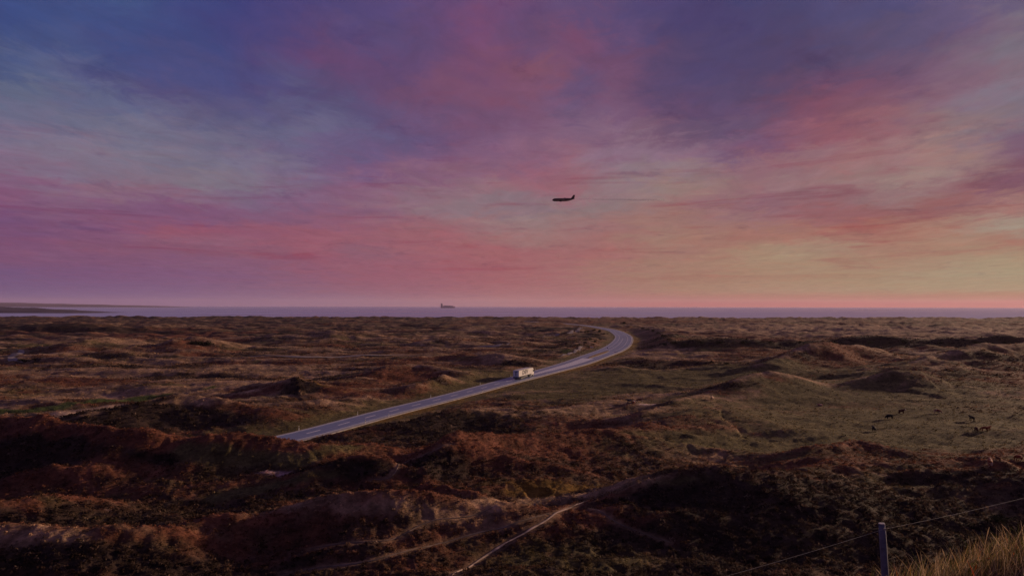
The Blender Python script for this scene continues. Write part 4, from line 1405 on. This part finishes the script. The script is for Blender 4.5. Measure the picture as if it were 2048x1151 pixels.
# ------------------------------------------------------------------ cattle
def skin_cow(kind):
    """One continuous body: trunk, neck, head, jointed legs and tail."""
    V_, E_, R_ = [], [], []

    def add(p, r, par=None):
        V_.append(p)
        R_.append(r)
        if par is not None:
            E_.append((par, len(V_) - 1))
        return len(V_) - 1
    lying = kind == "lying"
    dz_ = -0.62 if lying else 0.0
    pel = add((-0.62, 0, 1.10 + dz_), 0.33)
    mid = add((-0.05, 0, 1.00 + dz_), 0.44, pel)
    sho = add((0.52, 0, 1.06 + dz_), 0.38, mid)
    if kind == "grazing":
        nk = add((0.86, 0, 0.92), 0.18, sho)
        hd = add((1.08, 0, 0.58), 0.135, nk)
        add((1.22, 0, 0.16), 0.085, hd)
    else:
        nk = add((0.86, 0, 1.26 + dz_), 0.19, sho)
        hd = add((1.14, 0, 1.36 + dz_), 0.145, nk)
        add((1.46, 0, 1.16 + dz_), 0.09, hd)
    for s in (-1, 1):
        er = (hd, 0.035)
        hx, hy, hz_ = V_[hd]
        add((hx - 0.04, s * 0.24, hz_ + 0.06), 0.035, er[0])
        if lying:
            a = add((0.62, s * 0.28, 0.22), 0.12, sho)
            add((0.95, s * 0.26, 0.08), 0.07, a)
            a = add((-0.50, s * 0.36, 0.24), 0.17, pel)
            add((-0.05, s * 0.46, 0.08), 0.07, a)
        else:
            a = add((0.54, s * 0.19, 0.74), 0.13, sho)
            b_ = add((0.57, s * 0.19, 0.40), 0.095, a)
            add((0.54, s * 0.19, 0.04), 0.08, b_)
            a = add((-0.52, s * 0.21, 0.80), 0.18, pel)
            b_ = add((-0.76, s * 0.20, 0.44), 0.10, a)
            add((-0.70, s * 0.20, 0.04), 0.08, b_)
    tl = add((-0.95, 0, 1.16 + dz_), 0.045, pel)
    add((-1.02, 0, 0.55 + dz_ * 0.6), 0.032, tl)
    me = bpy.data.meshes.new("cow_cage")
    me.from_pydata(V_, E_, [])
    o = bpy.data.objects.new("cow_cage", me)
    COL.objects.link(o)
    sk = o.modifiers.new("skin", 'SKIN')
    sk.use_smooth_shade = True
    for i, r in enumerate(R_):
        me.skin_vertices[0].data[i].radius = (r, r * (0.86 if i < 3 else 1.0))
        me.skin_vertices[0].data[i].use_root = (i == 0)
    su = o.modifiers.new("sub", 'SUBSURF')
    su.levels = su.render_levels = 2
    dg = bpy.context.evaluated_depsgraph_get()
    out = bpy.data.meshes.new_from_object(o.evaluated_get(dg))
    out.name = "cow_" + kind
    bpy.data.objects.remove(o)
    out.materials.clear()
    return out


def coat(name, base, patch=None, face=None, thr=0.6):
    m = bpy.data.materials.new(name)
    m.use_nodes = True
    T = NT(m.node_tree)
    b = m.node_tree.nodes['Principled BSDF']
    t = T.n('ShaderNodeTexCoord')
    sp = T.n('ShaderNodeSeparateXYZ')
    T.link(t.outputs['Object'], sp.inputs[0])
    f = T.noise(t.outputs['Object'], 6.0, 5, 0.6)
    c = T.mixc(f, tuple(x * 0.7 for x in base), tuple(x * 1.3 for x in base))
    if patch:
        big = T.noise(t.outputs['Object'], 1.6, 3, 0.5)
        k = T.maprange(big, thr - 0.02, thr + 0.02, 0, 1)
        belly = T.maprange(sp.outputs[2], 0.95, 0.80, 0, 1)
        k = T.math('MAXIMUM', k, T.math('MULTIPLY', belly, T.maprange(big, 0.40, 0.46, 0, 1)))
        c = T.mixc(k, c, patch)
    if face:
        c = T.mixc(T.maprange(sp.outputs[0], 1.02, 1.10, 0, 1), c, face)
    T.link(c, b.inputs['Base Color'])
    b.inputs['Roughness'].default_value = 0.85
    b.inputs['Specular IOR Level'].default_value = 0.2
    return m


COW = {k: skin_cow(k) for k in ("standing", "grazing", "lying")}
M_HORN = mat_noise("horn", (0.35, 0.28, 0.2), 0.2, 8.0, 0.5)
BLK, RED_, DRED, GING, CREAM = (0.012, 0.010, 0.012), (0.20, 0.035, 0.018), (0.075, 0.018, 0.014), (0.34, 0.11, 0.04), (0.50, 0.34, 0.26)
WHT = (0.62, 0.56, 0.52)
COWS = [  # u, v of the feet, heading (deg, 0 = to the right), pose, coat, scale, label
    (1779, 838, 180, "grazing", coat("coat_black", BLK), 1.0, "black cow grazing broadside just below the white-faced cow"),
    (1803, 828, 5, "standing", coat("coat_dark_red_white", DRED, None, WHT), 0.95, "dark red cow with a white face standing broadside"),
    (1875, 827, 330, "grazing", coat("coat_red_pale", RED_, CREAM, None, 0.56), 0.95, "red cow with cream patches grazing alone on the pasture"),
    (1944, 841, 95, "standing", coat("coat_black", BLK), 1.0, "black cow seen end-on above the pair of brown cows"),
    (1748, 864, 80, "standing", coat("coat_black", BLK), 1.0, "lone black cow seen end-on at the edge of the flat pasture"),
    (1953, 863, 250, "grazing", coat("coat_brown", DRED), 0.95, "dark brown cow grazing beside the ginger-brown pair"),
    (1969, 862, 170, "grazing", coat("coat_red", RED_), 0.9, "red-brown cow standing close to its lighter companion"),
    (1977, 861, 20, "standing", coat("coat_ginger", GING), 0.75, "small ginger cow touching the red-brown cow's side"),
    (1980, 931, 60, "standing", coat("coat_tan", GING, CREAM, None, 0.58), 0.95, "ginger and cream cow standing behind the dark hill crest"),
    (1996, 922, 100, "standing", coat("coat_dark_red", DRED), 0.5, "small dark red calf beside the ginger and cream cow"),
    (2036, 921, 20, "grazing", coat("coat_deep_red", RED_), 1.0, "deep red cow grazing on the tan grass by the dark hill"),
    (1279, 806, 175, "grazing", coat("coat_brown_white", DRED, WHT, None, 0.66), 1.0, "brown cow with a white belly on the bare sand"),
    (1267, 808, 265, "standing", coat("coat_red_white", RED_, None, WHT), 0.9, "red cow with a white face on the bare sand"),
    (1259, 806, 185, "standing", coat("coat_slate", (0.035, 0.03, 0.06)), 0.9, "slate-dark cow at the edge of the sandy hollow"),
    (1424, 800, 240, "standing", coat("coat_cream", CREAM, DRED, None, 0.58), 0.95, "cream cow with brown patches standing below the heather hump"),
    (1641, 812, 185, "lying", coat("coat_lying_red", (0.26, 0.03, 0.03), CREAM, None, 0.6), 0.9, "red and cream cow lying down under a dark bank"),
]
for u, v, hd, pose, mt, sc_, lab in COWS:
    p = hit(u, v)
    t = empty("cow", (p[0], p[1], h1(p[0], p[1], 0.6) - 0.02), R(hd))
    sc_ *= 0.97
    t.scale = (sc_, sc_, sc_)
    me = COW[pose].copy()
    body = link_mesh("body", me, mt, t)
    zt = -0.62 if pose == "lying" else 0.0
    for s in (-1, 1):
        bm = bmesh.new()
        if pose == "grazing":
            cyl(bm, (1.04, s * 0.10, 0.68), (1.10, s * 0.30, 0.76), 0.03, 0.008, 7)
        else:
            cyl(bm, (1.10, s * 0.10, 1.46 + zt), (1.14, s * 0.30, 1.58 + zt), 0.03, 0.008, 7)
        obj_bm("horn", bm, M_HORN, t)
    tag(t, lab, "cow", "cattle on the heath pasture")

# orange marker stake by the sandy hollow
p = hit(1254, 816)
bm = bmesh.new()
loft(bm, [[(-0.09, -0.09, z_), (0.09, -0.09, z_), (0.09, 0.09, z_), (-0.09, 0.09, z_)] for z_ in (-0.3, 1.0)] +
     [[(-0.05, -0.05, 1.08), (0.05, -0.05, 1.08), (0.05, 0.05, 1.08), (-0.05, 0.05, 1.08)]])
st = obj_bm("marker_stake", bm, mat_noise("stake_orange", (0.30, 0.10, 0.02), 0.25, 5.0, 0.8))
st.location = (p[0], p[1], h1(*p, 0.5))
tag(st, "short orange marker stake at the edge of the sandy hollow", "stake")

# ------------------------------------------------------------------ shrubs
M_LEAF = mat_attr("shrub_leaves", noise=((3.0, 0.3),))
M_BARK = mat_noise("shrub_bark", (0.05, 0.04, 0.035), 0.3, 6.0, 0.9)


def shrub_meshes(seed, k=420):
    rg = np.random.default_rng(seed)
    lobes = [(rg.normal(0, 0.42), rg.normal(0, 0.42), rg.uniform(0.25, 0.75), rg.uniform(0.35, 0.6)) for _ in range(7)]
    vs_, cs_ = [], []
    for _ in range(k):
        lx, ly, lz, lr = lobes[rg.integers(0, 7)]
        d = rg.normal(size=3)
        d /= np.linalg.norm(d)
        c = np.array([lx, ly, lz]) + d * lr * rg.uniform(0.6, 1.05)
        c[2] = abs(c[2])
        a, b_ = rg.normal(size=3), rg.normal(size=3)
        a *= 0.11 / np.linalg.norm(a)
        b_ *= 0.11 / np.linalg.norm(b_)
        vs_ += [c - a, c + a * 0.5 + b_, c + a * 0.6 - b_ * 0.8]
        cs_ += [np.array((0.022, 0.026, 0.012)) * rg.uniform(0.5, 1.7)] * 3
    leaf = np_mesh("foliage", np.array(vs_), np.arange(3 * k).reshape(-1, 3), np.array(cs_), False)
    bm = bmesh.new()
    for _ in range(5):
        a = rg.uniform(0, 6.28)
        cyl(bm, (0, 0, -0.15), (0.4 * math.cos(a), 0.4 * math.sin(a), rg.uniform(0.4, 0.7)), 0.05, 0.02, 6)
    stem = bpy.data.meshes.new("stem")
    bm.to_mesh(stem)
    bm.free()
    stem.materials.append(M_BARK)
    leaf.materials.append(M_LEAF)
    return leaf, stem


SHM = [shrub_meshes(s) for s in (1, 2, 3, 4)]
SHRUBS = [
    ([(2000, 1046, 1.3)], "single black-green shrub on the slope above the rough grass", None),
    ([(1375, 739, 0.9)], "small dark shrub alone on the tan pasture", None),
    ([(1424, 727, 1.6), (1452, 729, 1.7)], "low dark shrub of a pair on the flat below the long bank", "pair of shrubs below the long bank"),
    ([(1248, 648, 4.6)], "large dark shrub beyond the outside of the bend", None),
    ([(1285, 657, 2.6), (1296, 660, 2.8), (1306, 663, 3.0), (1318, 667, 2.6), (1328, 673, 2.8), (1336, 680, 2.6), (1346, 687, 2.4), (1330, 690, 2.0), (1365, 691, 2.0)],
     "dark scrub bush in the row climbing from the bend to the bank", "scrub row beside the bend"),
    ([(1176, 664, 3.0), (1188, 661, 3.0), (1199, 664, 2.8), (1208, 669, 2.4), (1192, 672, 2.6), (1180, 679, 2.2), (1170, 686, 1.9), (1190, 684, 2.2), (1200, 678, 2.0), (1178, 694, 1.7), (1160, 690, 1.8), (1186, 690, 1.6)],
     "dark scrub bush in the hollow inside the road bend", "scrub in the hollow inside the bend"),
    ([(400, 689, 3.2), (385, 688, 2.6), (415, 689, 2.6)], "dark bush in the hollow of the rusty far dune", "bushes in the far dune hollow"),
    ([(44, 722, 2.2), (52, 723, 1.8)], "dark bush beside the winding pale lane", "bushes beside the winding lane"),
    ([(1400, 688, 2.4), (1440, 687, 2.6), (1490, 687, 2.4), (1540, 686, 2.4), (1600, 686, 2.2), (1670, 686, 2.2), (1740, 686, 2.6), (1810, 686, 2.4), (1880, 686, 2.4), (1950, 686, 2.6), (2010, 686, 2.4)],
     "dark scrub bush growing along the foot of the long bank", "scrub along the long bank"),
]
for lst, lab, grp in SHRUBS:
    for u, v, s in lst:
        p = hit(u, v)
        t = empty("shrub", (p[0], p[1], h1(*p, 1.0) - 0.05), random.uniform(0, 6.28))
        t.scale = (s * random.uniform(1.0, 1.35), s * random.uniform(0.9, 1.2), s * random.uniform(0.55, 0.8))
        lf, sm = random.choice(SHM)
        link_mesh("foliage", lf, None, t)
        link_mesh("stem", sm, None, t)
        tag(t, lab, "shrub", grp)

# ------------------------------------------------------------------ fence on the near slope
M_WOOD = mat_noise("weathered_post", (0.15, 0.155, 0.20), 0.4, 9.0, 0.85, 0.6, 25.0)
M_WIRE = mat_noise("fence_wire", (0.34, 0.31, 0.29), 0.1, 30.0, 0.6)
M_CAP = mat_noise("post_top", (0.34, 0.30, 0.31), 0.3, 25.0, 0.9)
fence = empty("wire_fence", (4.88, 9.0, 0))
fz = h1(4.88, 9.0)
fence.location.z = fz
tag(fence, "weathered round wooden fence post with a single strand of wire", "fence")
FP = [(-5.35, -3.0), (0.0, 0.0), (5.4, 2.75)]
tops = []
for i, (ax, ay) in enumerate(FP):
    gz_ = h1(4.88 + ax, 9.0 + ay) - fz
    top = 32.14 - fz if i == 1 else (32.10 - fz if i == 0 else 32.2 - fz)
    lean = 0.07 if i == 1 else -0.03
    bm = bmesh.new()
    rings = []
    for q in range(12):
        f = q / 11
        zz = gz_ - 0.4 + f * (top - gz_ + 0.4)
        rr_ = 0.047 - 0.004 * f
        if q == 11:
            rr_ *= 0.86
        rings.append([(ax + lean * (top - zz) * 1.0 + rr_ * (1 + 0.05 * math.sin(3 * a + q)) * math.cos(a), ay + rr_ * math.sin(a), zz + (0.012 * math.cos(a) if q == 11 else 0))
                      for a in [2 * math.pi * k / 14 for k in range(14)]])
    loft(bm, rings)
    po = obj_bm("post", bm, M_WOOD, fence, True)
    bm = bmesh.new()
    cyl(bm, (ax, ay, top - 0.003), (ax, ay, top + 0.006), 0.043, 0.038, 14)
    obj_bm("post_top", bm, M_CAP, po)
    bm = bmesh.new()
    box(bm, (ax + 0.01, ay - 0.05, top - 0.055), (0.02, 0.03, 0.03))
    obj_bm("staple", bm, M_WIRE, po)
    tops.append(Vector((ax, ay - 0.052, top - 0.055)))
bm = bmesh.new()
pts = []
for a, b_ in zip(tops[:-1], tops[1:]):
    for q in range(12):
        f = q / 12
        p = a.lerp(b_, f)
        p.z -= 0.045 * 4 * f * (1 - f)
        pts.append(p)
pts.append(tops[-1])
loft(bm, [[(p.x, p.y + 0.0016 * math.cos(a), p.z + 0.0016 * math.sin(a)) for a in (0, 1.57, 3.14, 4.71)] for p in pts])
obj_bm("wire", bm, M_WIRE, fence)

# ------------------------------------------------------------------ rough grass on the near spur
def blades(name, n, xr, yr, hr, pal, lean_dir, mat, label, cat, width=(0.0035, 0.008), lo=0.0):
    xs = RNG.uniform(*xr, n)
    ys = RNG.uniform(*yr, n)
    den = np.exp(-((xs - 7.6) ** 2 + (ys - 8.9) ** 2) / (2 * 1.45 ** 2))
    kp = RNG.random(n) < np.maximum(den, lo)
    xs, ys = xs[kp].astype(np.float32), ys[kp].astype(np.float32)
    zs = macro(xs, ys) - 0.03
    V_, C_, F_ = [], [], []
    for x_, y_, z_ in zip(xs, ys, zs):
        L = random.uniform(*hr)
        a = random.gauss(lean_dir, 1.2)
        ln = random.uniform(0.15, 0.95)
        w = random.uniform(*width)
        c = np.array(random.choice(pal)) * random.uniform(0.6, 1.35)
        dx_, dy_ = math.cos(a), math.sin(a)
        px_, py_ = random.uniform(-1, 1), random.uniform(-1, 1)
        nn = math.hypot(px_, py_) + 1e-6
        px_, py_ = px_ / nn * w, py_ / nn * w
        b0 = len(V_)
        for q in range(5):
            f = q / 4
            h = L * (f - 0.32 * ln * f * f)
            o_ = L * ln * (0.25 * f + 0.65 * f * f)
            ww = 1 - f * 0.85
            V_.append((x_ + dx_ * o_ - px_ * ww, y_ + dy_ * o_ - py_ * ww, z_ + h))
            V_.append((x_ + dx_ * o_ + px_ * ww, y_ + dy_ * o_ + py_ * ww, z_ + h))
            C_ += [c, c]
        for q in range(4):
            F_.append((b0 + 2 * q, b0 + 2 * q + 1, b0 + 2 * q + 3, b0 + 2 * q + 2))
    o = link_mesh(name, np_mesh(name, np.array(V_), np.array(F_), np.array(C_), True), mat)
    return tag(o, label, cat, kind="stuff")


M_BLADE = mat_attr("grass_blades", rough=0.7, spec=0.2, noise=((9.0, 0.2),), translucent=0.5)
STRAW = [(0.34, 0.23, 0.13), (0.26, 0.165, 0.085), (0.42, 0.31, 0.21), (0.16, 0.10, 0.045), (0.10, 0.09, 0.025), (0.07, 0.08, 0.02)]
blades("rough_grass", 42000, (3.4, 11.0), (5.0, 12.5), (0.22, 0.62), STRAW, 0.35, M_BLADE, "rough straw and green grass on the near hill spur beside the fence", "grass", lo=0.02)
blades("rough_grass", 260, (5.0, 11.0), (6.5, 10.5), (0.20, 0.45), [(0.42, 0.10, 0.02), (0.30, 0.05, 0.02), (0.36, 0.16, 0.02)], 1.2, M_BLADE,
       "scattered orange and red leafy stems among the rough grass", "plants", width=(0.006, 0.014))
# a few long single stalks standing clear of the grass, bent across the fence post
V_, C_, F_ = [], [], []
STALKS = [((4.72, 8.2), (-0.52, 0.1), 0.62), ((5.15, 8.7), (-0.38, 0.0), 0.45), ((5.05, 8.8), (-0.12, 0.05), 0.40), ((5.3, 8.6), (0.10, 0), 0.40), ((5.6, 8.8), (0.45, 0.1), 0.55),
          ((6.0, 8.9), (0.55, 0.1), 0.62), ((6.2, 9.0), (0.1, 0.0), 0.75), ((5.8, 9.0), (-0.06, 0.1), 0.55), ((6.6, 9.0), (0.5, 0.0), 0.7), ((4.35, 8.4), (0.12, 0.1), 0.55), ((6.35, 8.7), (0.42, 0.2), 0.8), ((6.9, 9.2), (-0.3, 0.0), 0.6)]
for (sx, sy), (lx, ly), L in STALKS:
    z0 = h1(sx, sy) - 0.04
    b0 = len(V_)
    for q in range(9):
        f = q / 8
        px_, py_, pz_ = sx + lx * (0.55 * f + 0.45 * f * f), sy + ly * f, z0 + L * (f - 0.18 * f * f)
        w = 0.0055 * (1 - 0.5 * f) + (0.005 if 0.82 < f < 0.97 else 0)
        V_ += [(px_ - w, py_, pz_), (px_ + w, py_, pz_)]
        cc = np.array((0.36, 0.25, 0.15)) * random.uniform(0.8, 1.1)
        C_ += [cc, cc]
    for q in range(8):
        F_.append((b0 + 2 * q, b0 + 2 * q + 1, b0 + 2 * q + 3, b0 + 2 * q + 2))
o = link_mesh("grass_stalks", np_mesh("grass_stalks", np.array(V_), np.array(F_), np.array(C_)), M_BLADE)
tag(o, "long bent dry grass stalks standing beside the fence post", "grass", kind="stuff")

# ------------------------------------------------------------------ aeroplane with its trail
M_PLANE = mat_noise("aircraft_backlit", (0.075, 0.035, 0.045), 0.2, 0.3, 0.5, spec=0.3)  # backlit shade put into the colour, a dark maroon
M_PLANE2 = mat_noise("engine_dark", (0.02, 0.012, 0.014), 0.2, 0.6, 0.5, spec=0.3)


def build_plane():
    t = empty("aeroplane")
    st_ = [(0.0, 0.15, -0.5), (0.8, 0.95, -0.35), (2.2, 1.6, -0.1), (4.2, 2.0, 0.0), (8, 2.1, 0), (14, 2.1, 0), (22, 2.1, 0), (27, 1.9, 0.15), (32, 1.25, 0.65), (36, 0.6, 1.2), (37.6, 0.25, 1.4)]
    bm = bmesh.new()
    loft(bm, [[(-x_, 1.3 * r_ * math.cos(a), c_ + 1.3 * r_ * math.sin(a)) for a in [2 * math.pi * k / 18 for k in range(18)]] for x_, r_, c_ in st_])
    fu = obj_bm("fuselage", bm, M_PLANE, t, True)
    bm = bmesh.new()
    box(bm, (-2.0, 0, 0.85), (1.0, 1.9, 0.45), Matrix.Rotation(R(28), 4, 'Y'), 0.06)
    obj_bm("cockpit_window", bm, M_GLASS, fu)

    def foil(root, tip, cr, ct, tr_, tt):
        rings = []
        for (bx, by, bz), c_, th in ((root, cr, tr_), (tip, ct, tt)):
            rings.append([(bx, by, bz), (bx - 0.2 * c_, by, bz + th), (bx - 0.6 * c_, by, bz + 0.7 * th), (bx - c_, by, bz), (bx - 0.6 * c_, by, bz - 0.4 * th), (bx - 0.2 * c_, by, bz - 0.6 * th)])
        return rings
    for s in (-1, 1):
        bm = bmesh.new()
        loft(bm, foil((-13, s * 1.2, -0.9), (-20.5, s * 17.0, 2.2), 7.2, 2.6, 0.9, 0.4))
        w_ = obj_bm("wing", bm, M_PLANE, t)
        bm = bmesh.new()
        loft(bm, [[(-x_, s * 5.8 + r_ * math.cos(a), -2.0 + r_ * math.sin(a)) for a in [2 * math.pi * k / 12 for k in range(12)]] for x_, r_ in ((12.4, 0.85), (13.2, 1.05), (15.4, 0.95), (17.0, 0.45))])
        obj_bm("engine", bm, M_PLANE2, t, True)
        bm = bmesh.new()
        loft(bm, foil((-33.0, s * 0.5, 1.3), (-36.6, s * 6.2, 1.9), 3.6, 1.5, 0.22, 0.1))
        obj_bm("tailplane", bm, M_PLANE, t)
    bm = bmesh.new()
    rings = []
    for zz, x0_, c_, th in ((1.2, 29.6, 7.6, 0.45), (2.6, 31.8, 5.6, 0.4), (7.6, 35.6, 2.8, 0.2)):
        rings.append([(-x0_, 0, zz), (-x0_ - 0.3 * c_, th, zz), (-x0_ - c_, 0, zz), (-x0_ - 0.3 * c_, -th, zz)])
    loft(bm, rings)
    obj_bm("tail_fin", bm, M_PLANE, t)
    return t


PD = 1150.0
plane = build_plane()
plane.location = ((1104 - CU) / FPX * PD, PD, CAMZ + (CV - 399.5) / FPX * PD)
plane.rotation_euler = (R(-11), R(0.5), R(180 - 4))
tag(plane, "dark silhouette of a jet aeroplane flying over the sea", "aeroplane")
m = bpy.data.materials.new("contrail_vapour")
m.use_nodes = True
T = NT(m.node_tree)
b = m.node_tree.nodes['Principled BSDF']
b.inputs['Base Color'].default_value = (0.8, 0.78, 0.76, 1)
b.inputs['Roughness'].default_value = 1.0
g = T.n('ShaderNodeTexCoord')
T.link(T.maprange(T.noise(g.outputs['Object'], 0.06, 4, 0.6), 0.35, 0.65, 0.10, 0.38), b.inputs['Alpha'])
trail = empty("contrail", plane.location + Vector((40, 0, 1.2)))
for s in (-1, 1):
    bm = bmesh.new()
    rings = []
    for q in range(24):
        f = q / 23
        x_ = f * 150
        r_ = (0.10 + 0.42 * f) * (1 - 0.75 * max(0, f - 0.75) / 0.25)
        rings.append([(x_, s * (4 - 1.5 * f) + r_ * math.cos(a), s * (0.9 + 0.3 * f) - 1.0 * f + 0.15 * math.sin(f * 15) + r_ * math.sin(a)) for a in [2 * math.pi * k / 8 for k in range(8)]])
    loft(bm, rings)
    obj_bm("vapour_streak", bm, m, trail, True)
tag(trail, "thin faint vapour trail stretching behind the aeroplane", "contrail")

# ------------------------------------------------------------------ ship on the horizon
M_HULL = mat_noise("ship_hull", (0.20, 0.15, 0.24), 0.2, 0.02, 0.7)  # hull and bridge lightened to grey-lilac, extra haze painted into the colour
M_SUP = mat_noise("ship_superstructure", (0.22, 0.17, 0.26), 0.2, 0.05, 0.7)
SD = 10500.0
ship = empty("cargo_ship", ((881 - CU) / FPX * SD, SD, 0))
bm = bmesh.new()
LS = 30 / FPX * SD
rings = []
for zz, a0, a1, hw2 in ((-4, 6, LS - 14, 13), (6, 2, LS - 8, 17), (24, 0, LS, 18)):
    rings.append([(a0, -hw2 * 0.8, zz), (a0 + 10, -hw2, zz), (a1 - 40, -hw2, zz), (a1, 0, zz), (a1 - 40, hw2, zz), (a0 + 10, hw2, zz), (a0, hw2 * 0.8, zz)])
loft(bm, rings)
obj_bm("hull", bm, M_HULL, ship)
bm = bmesh.new()
box(bm, (22, 0, 43), (28, 32, 40), bev=1)
box(bm, (22, 0, 66), (16, 36, 8), bev=0.5)
sup = obj_bm("bridge_tower", bm, M_SUP, ship)
bm = bmesh.new()
cyl(bm, (8, 0, 44), (8, 0, 74), 4.5, 3.5, 12)
obj_bm("funnel", bm, M_HULL, sup)
bm = bmesh.new()
cyl(bm, (24, 0, 68), (24, 0, 86), 1.2, 0.5, 8)
obj_bm("mast", bm, M_HULL, sup)
for q in range(7):
    bm = bmesh.new()
    x_ = 46 + q * (LS - 80) / 7 + 10
    hh = [15, 17, 15, 14, 15, 13, 12][q]
    box(bm, (x_, 0, 24 + hh / 2), ((LS - 80) / 7 - 2.5, 32, hh), bev=0.4)
    obj_bm("cargo_hatch", bm, M_SUP, ship)
bm = bmesh.new()
cyl(bm, (LS - 18, 0, 24), (LS - 18, 0, 48), 0.9, 0.5, 8)
obj_bm("foremast", bm, M_HULL, ship)
tag(ship, "hazy dark cargo ship on the sea horizon", "ship")

# ------------------------------------------------------------------ air
m = bpy.data.materials.new("haze_air")
m.use_nodes = True
m.node_tree.nodes.clear()
T = NT(m.node_tree)
vol = T.n('ShaderNodeVolumePrincipled')
vol.inputs['Color'].default_value = (0.85, 0.70, 0.84, 1)
vol.inputs['Density'].default_value = 2.2e-5
vol.inputs['Anisotropy'].default_value = 0.25
ou = T.n('ShaderNodeOutputMaterial')
T.link(vol.outputs[0], ou.inputs['Volume'])
bm = bmesh.new()
box(bm, (0, 0, 128), (54000, 54000, 266))
hz = obj_bm("haze", bm, m)
tag(hz, "thin lilac evening haze over the heath and sea", "haze", kind="stuff")
